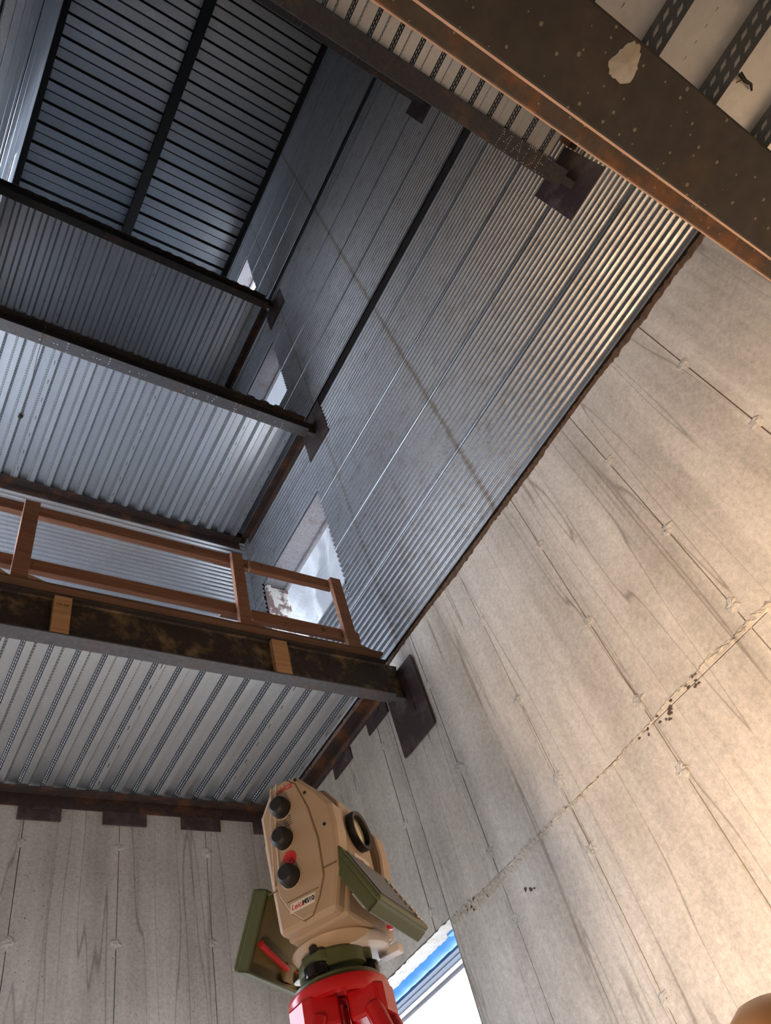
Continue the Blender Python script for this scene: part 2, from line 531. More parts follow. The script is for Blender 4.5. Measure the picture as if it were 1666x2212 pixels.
seam_r = [(0.336 + 0.2195 * k) * U for k in range(-6, 8)]
seam_b = [(0.308 + 0.2205 * k) * U for k in range(-3, 5)]
ZCW = w(ZC) - 0.02
cast_panels(wall_right, 'x', seam_r, XR, YF, YB, w(LIFT), [(DOOR[0], DOOR[1], -1, DOOR[2] + H)], ZCW)
cast_panels(wall_back, 'y', seam_b, YB, XL, XR, w(0.30), [], ZCW)
cast_panels(wall_left, 'x', seam_r, XL, YF, YB, w(LIFT), [(ENT[0], ENT[1], -1, ENT[2] + H)], ZCW)

# form-tie patches on the seams
def tie_patch(parent, axis, a, z, face, r):
    n = 13
    q = MB()
    vv = [(0, 0, -0.006)]
    for ring, (rr, hh) in enumerate(((0.35, -0.007), (0.7, -0.003), (1.0, 0.004))):
        for k in range(n):
            t = 2 * math.pi * k / n
            jr = rr * r * rng.uniform(0.72, 1.28)
            vv.append((jr * math.cos(t) * 1.15, jr * math.sin(t), hh + rng.uniform(-0.003, 0.003)))
    ff = [(0, 1 + k, 1 + (k + 1) % n) for k in range(n)]
    for ring in range(2):
        o_ = 1 + ring * n
        ff += [(o_ + k, o_ + n + k, o_ + n + (k + 1) % n, o_ + (k + 1) % n) for k in range(n)]
    out = []
    for (p_, q_, h_) in vv:
        if axis == 'x':
            s_ = 1 if face > 0 else -1
            out.append((face + s_ * h_, a + p_, z + q_))
        else:
            out.append((a + p_, face + h_, z + q_))
    q.add(out, ff)
    return q.build('tie_patch', 'patch', parent)

for s in seam_r:
    for z in (1.031, 0.818, 0.632, 0.505, 0.287, 0.07):
        if s > 4.7 or s < -0.9: continue
        if DOOR[0] - 0.05 < s < DOOR[1] and z * U < DOOR[2] + 0.05: continue
        if z > 0.9 and abs(s - 0.994 * U) < 0.02 and z > 1.1: continue
        tie_patch(wall_right, 'x', s + rng.uniform(-0.006, 0.006), w(z) + rng.uniform(-0.015, 0.015), XR, rng.uniform(0.032, 0.046))
for s in seam_b:
    for z in (1.031, 0.811, 0.59, 0.37):
        if s < XL + 0.1 or s > XR - 0.05: continue
        tie_patch(wall_back, 'y', s + rng.uniform(-0.006, 0.006), w(z) + rng.uniform(-0.01, 0.01), YB, rng.uniform(0.032, 0.044))

# honeycombed lift joint on the right wall
q = MB()
ny, nz = 420, 5
vv = []
for i in range(ny + 1):
    y = YF + (3.22 - YF) * i / ny
    base = w(LIFT) + 0.022 * math.sin(y * 1.7) + 0.008 * math.sin(y * 6.1) + 0.004 * math.sin(y * 23)
    half = max(0.005, 0.019 + 0.014 * math.sin(y * 2.3 + 1) + rng.uniform(-0.009, 0.009))
    for k in range(nz + 1):
        t = k / nz
        d = 0.0005 + (0.007 * math.sin(math.pi * t) * rng.uniform(-0.2, 1.0))
        if k in (0, nz): d = -0.002
        vv.append((XR - d, y + rng.uniform(-0.004, 0.004), base + (t - 0.5) * 2 * half + rng.uniform(-0.004, 0.004)))
ff = []
for i in range(ny):
    for k in range(nz):
        a_ = i * (nz + 1) + k
        if 0 < k < nz - 1 and rng.random() < 0.10: continue
        ff.append((a_, a_ + 1, a_ + nz + 2, a_ + nz + 1))
q.add(vv, ff)
q.build('lift_joint', 'honey', wall_right)
# open voids in the honeycombed stretch of the lift joint
def void(y, z, r):
    n = 9
    vv = [(XR - 0.0042, y, z)]
    for k in range(n):
        t = 2 * math.pi * k / n
        rr = r * rng.uniform(0.35, 1.25)
        vv.append((XR - 0.0040, y + rr * math.cos(t), z + rr * 0.8 * math.sin(t)))
    MB().add(vv, [(0, 1 + k, 1 + (k + 1) % n) for k in range(n)]).build('void', 'mud', wall_right)
for (px, py, cnt, sp) in ((1450, 1532, 7, 0.028), (1500, 1477, 7, 0.026), (1432, 1546, 3, 0.02), (1150, 1922, 4, 0.016), (1395, 1600, 3, 0.03), (1020, 1962, 5, 0.03)):
    dv = cam.matrix_world.to_3x3() @ Vector(((px - 833) / 1600.64, -(py - 1106) / 1600.64, -1))
    tv = XR / dv.x
    for _ in range(cnt):
        void(dv.y * tv + rng.gauss(0, sp), dv.z * tv + H + rng.gauss(0, sp * 0.6), rng.uniform(0.006, 0.013))
# crumbly mortar lip where the corrugated steel starts
for nm, x0, sg, par in (('mortar_lip', XR, 1, wall_right), ):
    q = MB(); n = 330; vv = []
    lowz = w(ZC)
    for i in range(n + 1):
        y = YF + (4.70 - YF) * i / n
        lo_ = lowz - 0.028 - 0.016 * math.sin(y * 5.3) * math.sin(y * 1.9) - abs(rng.gauss(0, 0.007))
        for dx, zz_ in ((0.004, lowz + 0.012), (-0.010 - rng.uniform(0, 0.008), lowz - 0.010 + rng.uniform(-0.006, 0.006)), (-0.004 - rng.uniform(0, 0.008), lo_ + 0.008), (0.004, lo_)):
            vv.append((x0 + dx, y, zz_))
    ff = [(i * 4 + k, i * 4 + k + 1, i * 4 + k + 5, i * 4 + k + 4) for i in range(n) for k in range(3)]
    q.add(vv, ff).build(nm, 'mud', par)

# ------------------------------------------------------------------ corrugated permanent formwork
CP = 0.0632
CD = 0.021
def corr_sheet(parent, plane, face, a0, a1, z0, z1, mat='corr', lap=True):
    """horizontal ribs; plane 'x' (face at x) or 'y' (face at y); inside of the shaft is the proud side"""
    prof = []
    z = z0
    if lap:
        prof += [(z0 - 0.006, 0.85), (z0 + 0.002, 1.08), (z0 + 0.022, 1.08)]
        z = z0 + 0.032
        prof.append((z, 0.0))
    n = max(1, int(round((z1 - z) / CP)))
    pch = (z1 - z) / n
    for k in range(n):
        b_ = z + k * pch
        for t, d in ((0.05, 0.0), (0.30, 0.06), (0.42, 0.55), (0.50, 0.95), (0.62, 1.0), (0.74, 0.95), (0.82, 0.55), (0.93, 0.06)):
            prof.append((b_ + t * pch, d))
    prof.append((z1, 0.0))
    q = MB(); vv = []
    for zz_, d in prof:
        dd = d * CD
        for a in (a0, a1):
            if plane == 'x':
                s_ = -1 if face > 0 else 1
                vv.append((face + s_ * dd + (0.015 if face > 0 else -0.015) * 0, a, zz_))
            else:
                vv.append((a, face - dd, zz_))
    ff = [(2 * i, 2 * i + 1, 2 * i + 3, 2 * i + 2) for i in range(len(prof) - 1)]
    q.add(vv, ff)
    return q.build('corrugated_sheet', mat, parent)

LEV = [(1.205, 2.365), (2.425, 3.545), (3.60, 4.685)]
for li, (l0, l1) in enumerate(LEV):
    cuts = []
    z = l0
    while z < l1 - 0.03:
        cuts.append(z); z += 0.252
    cuts.append(l1)
    win = WIN[li]
    for k in range(len(cuts) - 1):
        c0, c1 = cuts[k], cuts[k + 1]
        for face, par in ((XR, wall_right), (XL, wall_left)):
            if face > 0:
                wa, wb, wz0, wz1 = WY[0], WY[1], win[0], win[1]
            else:
                wa, wb, wz0, wz1 = LWIN[li][0], LWIN[li][1], (LWIN[li][2] - H) / U, (LWIN[li][3] - H) / U
            mid = min(0.60 * U, wa)
            segs = [(YF, mid, c0, c1), (mid, wa, c0, c1), (wb, YB, c0, c1)]
            if c0 < wz0: segs.append((wa, wb, c0, min(c1, wz0)))
            if c1 > wz1: segs.append((wa, wb, max(c0, wz1), c1))
            for y0, y1, za, zb in segs:
                if zb - za < 0.01 or y1 - y0 < 0.01: continue
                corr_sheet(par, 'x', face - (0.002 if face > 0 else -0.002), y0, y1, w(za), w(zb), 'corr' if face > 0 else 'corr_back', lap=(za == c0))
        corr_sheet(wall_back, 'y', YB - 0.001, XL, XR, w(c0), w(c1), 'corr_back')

# dark floor-edge strips between the storeys
ti = 1
for z0, z1 in ((2.365, 2.425), (3.545, 3.60)):
    for nm, bxx in (('r', (XR - 0.004, XR + 0.02, YF, WY[0])), ('l', (XL - 0.02, XL + 0.004, YF, WY[0]))):
        q = MB(); n = 120; vv = []
        for i in range(n + 1):
            y = bxx[2] + (bxx[3] - bxx[2]) * i / n
            j1, j2 = rng.uniform(-0.012, 0.006), rng.uniform(-0.006, 0.006)
            xx = bxx[0] if nm == 'r' else bxx[1]
            sg = -1 if nm == 'r' else 1
            dd = rng.uniform(0.0, 0.010)
            vv += [(xx, y, w(z0) + 0.04 + j1), (xx + sg * (0.006 + dd), y, w(z0) + 0.07 + j1), (xx + sg * (0.004 + dd), y, w(z1) - 0.03 + j2), (xx, y, w(z1) - 0.01 + j2)]
        ff = [(i * 4 + k, i * 4 + k + 1, i * 4 + k + 5, i * 4 + k + 4) for i in range(n) for k in range(3)]
        q.add(vv, ff)
        tag(q.build('trim_%d' % ti, 'black'), 'dark gap strip between storeys on the corrugated wall', kind='structure')
        ti += 1

# ------------------------------------------------------------------ windows in the right and left walls
for side, sx in (('right', 1), ('left', -1)):
    for li, (a, c) in enumerate(WIN):
        WY0_, WY1_ = WY
        if sx < 0:
            WY0_, WY1_, a, c = LWIN[li][0], LWIN[li][1], (LWIN[li][2] - H) / U, (LWIN[li][3] - H) / U
        x_in = XR if sx > 0 else XL
        par = wall_right if sx > 0 else wall_left
        xo = x_in + sx * TH
        x0, x1 = min(x_in + sx * 0.004, xo), max(x_in + sx * 0.004, xo)
        nm = 'window_%d' % (li + 1 + (3 if sx < 0 else 0))
        e = empty(nm, ((x0 + x1) / 2, (WY0_ + WY1_) / 2, w(a)))
        tag(e, 'unglazed opening in the %s shaft wall, %s storey' % (side, ('first', 'second', 'top')[li]), kind='structure')
        cx, cy, cz = e.location
        q = MB(); q.box(x0 - cx, x1 - cx, WY0_ - cy, WY1_ - cy, w(c) - 0.012 - cz, w(c) - cz)
        q.box(x1 - 0.03 - cx if sx > 0 else x0 - cx, x1 - cx if sx > 0 else x0 + 0.03 - cx, WY0_ - cy, WY1_ - cy, w(c) - 0.05 - cz, w(c) - 0.012 - cz)
        q.build('lintel_plate', 'lintel', e)
        q = MB(); q.box(x0 - cx, x1 - cx, WY1_ - 0.02 - cy, WY1_ - cy, 0, w(c) - 0.05 - cz)
        q.box(x0 - cx, x0 + 0.045 - cx, WY1_ - 0.05 - cy, WY1_ - 0.02 - cy, 0, w(c) - 0.05 - cz)
        q.build('far_jamb', 'jamb', e)
        q = MB(); q.box(x0 - cx, x1 - cx, WY0_ - cy, WY0_ + 0.012 - cy, 0, w(c) - 0.05 - cz)
        q.build('near_jamb', 'jamb', e)
        q = MB(); n = 60; vv = []
        for i in range(n + 1):
            y = WY0_ + (WY1_ - WY0_) * i / n - cy
            vv += [(x0 - cx, y, 0.004 + rng.uniform(-0.02, 0.012)), (x1 - cx, y, 0.01 + rng.uniform(-0.01, 0.02)), (x0 - cx - 0.002 * sx, y, -0.06)]
        ff = [(i * 3, i * 3 + 1, i * 3 + 4, i * 3 + 3) for i in range(n)] + [(i * 3, i * 3 + 2, i * 3 + 5, i * 3 + 3) for i in range(n)]
        q.add(vv, ff).build('rough_sill', 'mud', e)
        pl = bpy.data.lights.new('sky_portal', 'AREA')
        pl.shape = 'RECTANGLE'; pl.size = WY1_ - WY0_; pl.size_y = w(c) - w(a)
        pl.cycles.is_portal = True
        po = bpy.data.objects.new('sky_portal', pl); COL.objects.link(po)
        po.location = (xo + sx * 0.02, cy, (w(a) + w(c)) / 2)
        po.rotation_euler = Vector((-sx, 0, 0)).to_track_quat('-Z', 'Z').to_euler()

def portal(loc, d, sx_, sy_):
    pl = bpy.data.lights.new('sky_portal', 'AREA')
    pl.shape = 'RECTANGLE'; pl.size = sx_; pl.size_y = sy_
    pl.cycles.is_portal = True
    po = bpy.data.objects.new('sky_portal', pl); COL.objects.link(po)
    po.location = loc
    po.rotation_euler = Vector(d).to_track_quat('-Z', 'Z').to_euler()
portal((XL - TH - 0.02, (ENT[0] + ENT[1]) / 2, (ENT[2] + H) / 2), (1, 0, 0), ENT[1] - ENT[0], ENT[2] + H)
portal((XR + 0.6, (DOOR[0] + DOOR[1]) / 2, (DOOR[2] + H) / 2), (-1, 0, 0), DOOR[1] - DOOR[0], DOOR[2] + H)

# doorway low on the right
e = empty('door_1', (XR, (DOOR[0] + DOOR[1]) / 2, 0))
tag(e, 'bright doorway at the foot of the right wall with blue membrane under its head', kind='structure')
cy = e.location.y
y0, y1 = DOOR[0] - cy, DOOR[1] - cy
zh = DOOR[2] + H
q = MB(); n = 50; vv = []
for i in range(n + 1):
    y = y0 + (y1 - y0) * i / n
    for k, x in enumerate((-0.003, 0.05, 0.13, 0.20)):
        vv.append((x + (rng.uniform(-0.006, 0.006) if k == 0 else 0), y, zh - 0.004 - rng.uniform(0, 0.006)))
ff = [(i * 4 + k, i * 4 + k + 1, i * 4 + k + 5, i * 4 + k + 4) for i in range(n) for k in range(3)]
q.add(vv, ff).build('lintel_soffit', 'white_soffit', e)
q = MB(); n = 40; vv = []
for i in range(n + 1):
    y = y0 + (y1 - y0) * i / n
    for k in range(7):
        t = k / 6
        vv.append((0.115 + 0.115 * t, y, zh - 0.006 - 0.030 * math.sin(math.pi * t) + 0.0025 * math.sin(y * 47 + t * 4) * math.sin(y * 13)))
ff = [(i * 7 + k, i * 7 + k + 1, i * 7 + k + 8, i * 7 + k + 7) for i in range(n) for k in range(6)]
q.add(vv, ff).build('blue_membrane', 'blue', e, smooth=True)
MB().box(0.09, 0.15, y0 + 0.012, y0 + 0.17, zh - 0.016, zh - 0.006).build('membrane_corner', 'blue', e)
q = MB(); q.box(0.225, 0.33, y0, y1, zh - 0.03, zh + 0.01); q.box(0.27, 0.278, y0, y1, zh - 0.034, zh - 0.03)
q.build('flashing', 'slate', e)
q = MB(); q.box(0.33, 0.375, y0, y1, zh - 0.035, zh + 0.01); q.box(0.395, 0.47, y0, y1, zh - 0.05, zh + 0.01); q.box(0.375, 0.395, y0, y1, zh - 0.012, zh + 0.01)
q.build('aluminium_head', 'alu', e)
MB().box(0.0, TH, y0 - 0.001, y0 + 0.004, 0, zh).build('near_reveal', 'conc', e)
MB().box(0.0, TH, y1 - 0.004, y1 + 0.001, 0, zh).build('far_reveal', 'conc', e)

# ------------------------------------------------------------------ steel beams
def beam(name, y0, y1, zb, zt, mats, label, x0=XL + 0.02, x1=XR - 0.014, ft=0.012, cope=True, group=None):
    """wide-flange beam along X; y0 is the edge facing the open shaft, z in wall units"""
    zb_, zt_ = w(zb), w(zt)
    yc, fw = (y0 + y1) / 2, abs(y1 - y0)
    ya, yb_ = min(y0, y1) - yc, max(y0, y1) - yc
    e = empty(name, ((x0 + x1) / 2, yc, zb_))
    hx = (x1 - x0) / 2
    d = zt_ - zb_
    q = MB(); q.box(-hx, hx - (0.10 if cope else 0), ya, yb_, 0, ft)
    if cope: q.box(hx - 0.10, hx, ya * 0.45, yb_ * 0.45, 0, ft)
    q.build('bottom_flange', mats[1], e, bevel=0.003)
    q = MB(); q.prism([(-0.004, ft), (-0.012, ft), (-0.004, ft + 0.010), (-0.004, d - ft - 0.010), (-0.012, d - ft), (0.012, d - ft), (0.004, d - ft - 0.010), (0.004, ft + 0.010), (0.012, ft)], 'x', -hx, hx)
    q.build('web', mats[0], e)
    q = MB(); q.box(-hx, hx - (0.10 if cope else 0), ya, yb_, d - ft, d)
    q.build('top_flange', mats[2] if len(mats) > 2 else mats[0], e, bevel=0.003)
    tag(e, label, 'steel beam', group or 'beams across the shaft')
    return e

b1 = beam('steel_beam', 1.060 * U, 1.092 * U, 1.053, 1.160, ('beam_tan', 'beam_flange', 'beam'), 'lowest steel beam carrying the wooden guard rail, grey underside')
b2 = beam('steel_beam', 1.066 * U, 1.104 * U, 2.264, 2.350, ('beam', 'beam_flange', 'beam'), 'steel beam with chalk marks on its underside and a key hanging from it')
b3 = beam('steel_beam', 1.066 * U, 1.100 * U, 3.435, 3.530, ('beam', 'beam', 'beam'), 'dark steel beam highest on the far landings, below the roof deck')
b4 = beam('steel_beam', -0.013 * U, -0.054 * U, 1.665, 1.785, ('beam', 'beam', 'beam'), 'brown steel beam overhead with MADE stencilled near its wall end')
b5 = beam('steel_beam', 0.001 * U, -0.042 * U, 2.86, 2.965, ('black', 'beam', 'beam'), 'almost black steel beam just behind the stencilled one, one storey higher')
bN = beam('steel_beam', -0.0295 * U, -0.0655 * U, 0.326, 0.457, ('beam_rust', 'beam_near', 'beam_rust'), 'nearest steel beam crossing the top corner, rusty with lamp highlights painted along its edges', ft=0.011)
# flange edges of the nearest beam, lamp highlight put into their colour
hx = (XR - 0.014 - XL - 0.02) / 2
yl = (0.0655 - 0.0295) * U / 2
dN = (0.457 - 0.326) * U
MB().box(-hx, hx, yl - 0.001, yl + 0.0015, 0.0015, 0.0095).build('lamplit_edge', 'edge', bN)
MB().box(-hx, hx, yl - 0.001, yl + 0.0015, dN - 0.0095, dN - 0.0015).build('lamplit_edge', 'edge', bN)
# dried splash under the nearest beam
q = MB(); n = 34; vv = [(0, 0, -0.0035)]
for k in range(n):
    t = 2 * math.pi * k / n
    rr = 0.021 * rng.uniform(0.90, 1.08) * (1 + 0.12 * math.sin(3 * t))
    vv.append((rr * math.cos(t) * 0.9, rr * math.sin(t) * 1.0, 0.0005))
q.add([(p[0] + 0.0, p[1], p[2]) for p in vv], [(0, 1 + k, 1 + (k + 1) % n) for k in range(n)])
so = q.build('dried_splash', 'splat', bN)
d_ = cam.matrix_world.to_3x3() @ Vector(((1352 - 833) / 1600.64, -(137 - 1106) / 1600.64, -1))
tt = (0.326 * U) / d_.z
so.location = (d_.x * tt - bN.location.x, d_.y * tt - bN.location.y, -0.0005)

# scrap of tie wire caught under the close deck
d_ = cam.matrix_world.to_3x3() @ Vector(((1612 - 833) / 1600.64, -(176 - 1106) / 1600.64, -1))
tt = (0.457 * U - 0.004) / d_.z
MBw = bpy.data.objects.new('wire_scrap', None); COL.objects.link(MBw); MBw.location = (d_.x * tt, d_.y * tt, w(0.457) - 0.004)
tag(MBw, 'dark scrap of wire caught under the close deck, top right corner', 'wire')
_q = MB(); _q.tube([(-0.018, -0.004, 0.004), (-0.006, 0.001, -0.004), (0.010, -0.001, -0.003), (0.024, 0.003, 0.004)], 0.0042, 8, r1=0.0018); _q.build('twisted_wire', 'rubber', MBw, smooth=True)
_q = MB(); _q.tube([(-0.010, 0.001, -0.003), (-0.014, 0.010, 0.003)], 0.0014, 6); _q.build('loose_end', 'string', MBw)

# chalk stencilling as rows of dots
GL = {'M': [[(0, 0), (0, 1), (.5, .4), (1, 1), (1, 0)]], 'A': [[(0, 0), (.5, 1), (1, 0)], [(.22, .42), (.78, .42)]],
      'D': [[(0, 0), (0, 1), (.6, 1), (1, .7), (1, .3), (.6, 0), (0, 0)]], 'E': [[(1, 0), (0, 0), (0, 1), (1, 1)], [(0, .5), (.7, .5)]],
      '1': [[(.5, 0), (.5, 1)]], '0': [[(.1, .2), (.1, .8), (.5, 1), (.9, .8), (.9, .2), (.5, 0), (.1, .2)]],
      '2': [[(.1, .8), (.5, 1), (.9, .75), (.1, 0), (.9, 0)]], '/': [[(.2, 0), (.8, 1)]], '-': [[(0, .5), (1, .5)]], ' ': []}
def stencil(parent, text, org, ex, ey, size, gap=1.35, dot=0.006, step=0.016, nm='chalk_marks', rnd=0.15):
    q = MB(); ex, ey = Vector(ex), Vector(ey); org = Vector(org)
    nz_ = ex.cross(ey).normalized()
    for i, ch in enumerate(text):
        for st in GL.get(ch, []):
            for (a, b_) in zip(st[:-1], st[1:]):
                L = math.hypot((b_[0] - a[0]) * 0.7, b_[1] - a[1]) * size
                m_ = max(1, int(L / step))
                for k in range(m_ + 1):
                    if rng.random() < rnd: continue
                    t = k / m_
                    u_ = (a[0] + (b_[0] - a[0]) * t) * 0.7 * size + i * gap * 0.7 * size
                    v_ = (a[1] + (b_[1] - a[1]) * t) * size
                    c_ = org + ex * (u_ + rng.uniform(-1, 1) * 0.002) + ey * (v_ + rng.uniform(-1, 1) * 0.002)
                    s_ = dot * rng.uniform(0.5, 1.0)
                    q.add([c_ + ex * s_ * 0.7 + ey * s_ * 0.3, c_ + ex * 0.3 * s_ * -1 + ey * s_ * 0.6, c_ - ex * s_ * 0.7 - ey * s_ * 0.2, c_ + ex * 0.4 * s_ - ey * s_ * 0.6], [(0, 1, 2, 3)])
    return q.build(nm, 'chalk', parent)
stencil(b4, 'MADE', (1.10, 0.048, -0.0008), (1, 0, 0), (0, -1, 0), 0.100, 1.5, 0.006, 0.013, 'stencilled_letters')
stencil(b5, '10', (0.26, 0.058, -0.0008), (1, 0, 0), (0, -1, 0), 0.07, 1.35, 0.004, 0.012)
stencil(b5, '110 12', (0.82, 0.058, -0.0008), (1, 0, 0), (0, -1, 0), 0.075, 1.2, 0.004, 0.012)
for x in (-0.9, -0.55, -0.15, 0.35, 0.62, 0.86, 1.12):
    stencil(b2, '/-1', (x, 0.040, -0.0008), (1, 0, 0), (0, -1, 0), 0.080, 1.9, 0.011, 0.024, rnd=0.40)

# weld plates in the walls where the beams land
def plate(y0, y1, z0, z1, label, side=1, thick=0.014):
    x0 = XR - thick if side > 0 else XL
    cy, cz = (y0 + y1) / 2 * U, w(z0)
    q = MB(); hy, hz = (y1 - y0) / 2 * U, (z1 - z0) * U
    q.box(0, thick, -hy, hy, 0, hz)
    q.box(-0.004, 0, -hy * 0.35, -hy * 0.28, hz * 0.35, hz * 0.9)
    o = q.build('embed_plate', 'plate', loc=(x0 - 0.013, cy, cz), bevel=0.003)
    return tag(o, label, 'steel plate', 'beam plates on the right wall')
plate(1.009, 1.138, 0.938, 1.140, 'large brown weld plate on bare concrete under the guard rail end')
plate(1.008, 1.152, 2.188, 2.405, 'brown weld plate where the chalk-marked beam meets the corrugated wall')
plate(0.995, 1.148, 3.325, 3.49, 'blackish weld plate of the highest far beam')
plate(-0.097, 0.030, 1.590, 1.80, 'brown weld plate behind the end of the stencilled beam')
plate(-0.030, 0.046, 2.785, 2.985, 'small dark weld plate below the almost black beam')

# ------------------------------------------------------------------ ledger angles and their small plates
def ledger(name, path, x0, x1, y0, y1, z, label, horiz, t=0.009, leg=0.10, foot=0.085):
    """L angle: path 'x' runs along X against y1, path 'y' runs along Y against x1 (or x0 when horiz<0)"""
    e = empty(name, ((x0 + x1) / 2, (y0 + y1) / 2, w(z) - leg))
    cx, cy, _ = e.location
    q = MB(); q2 = MB()
    if path == 'x':
        q.box(x0 - cx, x1 - cx, y1 - foot - cy, y1 - cy, leg - t, leg)
        q2.box(x0 - cx, x1 - cx, y1 - t - cy, y1 - cy, 0, leg - t)
    else:
        if horiz > 0:
            q.box(x1 - foot - cx, x1 - cx, y0 - cy, y1 - cy, leg - t, leg)
            q2.box(x1 - t - cx, x1 - cx, y0 - cy, y1 - cy, 0, leg - t)
        else:
            q.box(x0 - cx, x0 + foot - cx, y0 - cy, y1 - cy, leg - t, leg)
            q2.box(x0 - cx, x0 + t - cx, y0 - cy, y1 - cy, 0, leg - t)
    q.build('seat_leg', 'ledger', e, bevel=0.002)
    q2.build('wall_leg', 'ledger', e, bevel=0.002)
    return tag(e, label, 'steel angle', 'ledger angles around the decks')

DECKS = [(1.158, 'lowest'), (2.352, 'middle'), (3.532, 'upper')]
for li, (z, nm) in enumerate(DECKS):
    g_ = 0.016 if li else 0.0
    ledger('ledger_angle', 'x', XL, XR - 0.09, YB - 0.1, YB - g_, z, 'dark angle along the end wall under the %s far deck' % nm, 1)
    ledger('ledger_angle', 'y', XR - 0.1, XR - g_, 1.13 * U, YB - 0.12, z, 'dark angle along the right wall under the %s far deck' % nm, 1)
    ledger('ledger_angle', 'y', XL + g_, XL + 0.1, 1.13 * U, YB - 0.12, z, 'dark angle along the left wall under the %s far deck' % nm, -1)
NDECKS = [(0.457, 'nearest'), (1.787, 'second'), (2.967, 'highest')]
for li, (z, nm) in enumerate(NDECKS):
    g_ = 0.016 if li else 0.0
    ledger('ledger_angle', 'y', XR - 0.1, XR - g_, YF, -0.10 * U, z, 'dark angle along the right wall under the %s near deck' % nm, 1)
    ledger('ledger_angle', 'y', XL + g_, XL + 0.1, YF, -0.10 * U, z, 'dark angle along the left wall under the %s near deck' % nm, -1)
which = ['leftmost', 'second', 'third', 'fourth']
for k, (a, c) in enumerate(((0.291, 0.388), (0.486, 0.594), (0.683, 0.791), (0.885, 0.975))):
    q = MB(); q.box(-(c - a) / 2 * U, (c - a) / 2 * U, -0.013, 0, 0, 0.10)
    q.box(-(c - a) / 5 * U, (c - a) / 5 * U, -0.021, -0.013, 0.075, 0.10)
    o = q.build('anchor_plate', 'plate', loc=((a + c) / 2 * U, YB - 0.001, w(1.087)), bevel=0.003)
    tag(o, '%s anchor plate under the ledger on the end wall' % which[k], 'steel plate', 'anchor plates under the ledgers')
for k, (a, c) in enumerate(((1.152, 1.248), (1.338, 1.432), (1.53, 1.62))):
    q = MB(); q.box(-0.013, 0, -(c - a) / 2 * U, (c - a) / 2 * U, 0, 0.10)
    q.box(-0.021, -0.013, -(c - a) / 5 * U, (c - a) / 5 * U, 0.075, 0.10)
    o = q.build('anchor_plate', 'plate', loc=(XR - 0.001, (a + c) / 2 * U, w(1.083)), bevel=0.003)
    tag(o, '%s anchor plate under the right wall ledger, counted from the big beam' % ('first', 'second', 'third')[k], 'steel plate', 'anchor plates under the ledgers')

# ------------------------------------------------------------------ metal decks
PIT = 0.1512
def deck_sheet(parent, u0, nribs, v0, v1, z, along, emb, org, mat=('deck', 'deck_web_shade', 'black'), pit=PIT, bot=0.044, web=0.021, dep=0.040):
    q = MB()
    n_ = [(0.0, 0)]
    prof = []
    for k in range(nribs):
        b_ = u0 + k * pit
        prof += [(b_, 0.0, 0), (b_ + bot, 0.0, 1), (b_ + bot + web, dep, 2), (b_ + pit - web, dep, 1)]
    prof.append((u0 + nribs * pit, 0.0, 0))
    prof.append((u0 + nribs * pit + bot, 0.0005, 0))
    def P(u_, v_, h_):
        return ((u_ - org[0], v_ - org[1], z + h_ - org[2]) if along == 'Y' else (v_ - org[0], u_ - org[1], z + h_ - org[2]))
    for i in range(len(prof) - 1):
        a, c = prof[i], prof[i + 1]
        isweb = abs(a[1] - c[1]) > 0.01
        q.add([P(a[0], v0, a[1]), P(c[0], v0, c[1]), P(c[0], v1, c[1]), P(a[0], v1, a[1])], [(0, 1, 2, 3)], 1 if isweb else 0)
        if isweb and emb:
            du, dh = c[0] - a[0], c[1] - a[1]
            L = math.hypot(du, dh)
            tu, th = du / L, dh / L
            nu, nh = (th, -tu) if th > 0 else (-th, tu)   # towards the underside
            if nh > 0: nu, nh = -nu, -nh
            v = v0 + 0.02
            while v < v1 - 0.02:
                for row, sh in ((0.30, 0.0), (0.70, 0.013)):
                    cu, ch = a[0] + du * row, a[1] + dh * row
                    hw, hl, hh = 0.0030, 0.0072, 0.0026
                    vv = []
                    for (sa, sb, lift) in ((-1, -1, 0), (1, -1, 0), (1, 1, 0), (-1, 1, 0), (-.5, -.6, 1), (.5, -.6, 1), (.5, .6, 1), (-.5, .6, 1)):
                        vv.append(P(cu + tu * hw * sa + nu * hh * lift, v + sh + hl * sb + 0.004 * sa, ch + th * hw * sa + nh * hh * lift))
                    q.add(vv, [(4, 5, 6, 7), (0, 1, 5, 4), (1, 2, 6, 5), (2, 3, 7, 6), (3, 0, 4, 7)], 0)
                v += 0.026
    # side-lap punches
    if emb:
        v = v0 + 0.12
        while v < v1:
            u_ = u0 + nribs * pit + bot * 0.5
            q.add([P(u_ - 0.002, v, -0.001), P(u_ + 0.004, v + 0.012, -0.001), P(u_ + 0.0045, v + 0.05, -0.001), P(u_ + 0.001, v + 0.05, -0.001)], [(0, 1, 2, 3)], 2)
            v += 0.2
    o = q.build('deck_sheet', mat, parent)
    return o

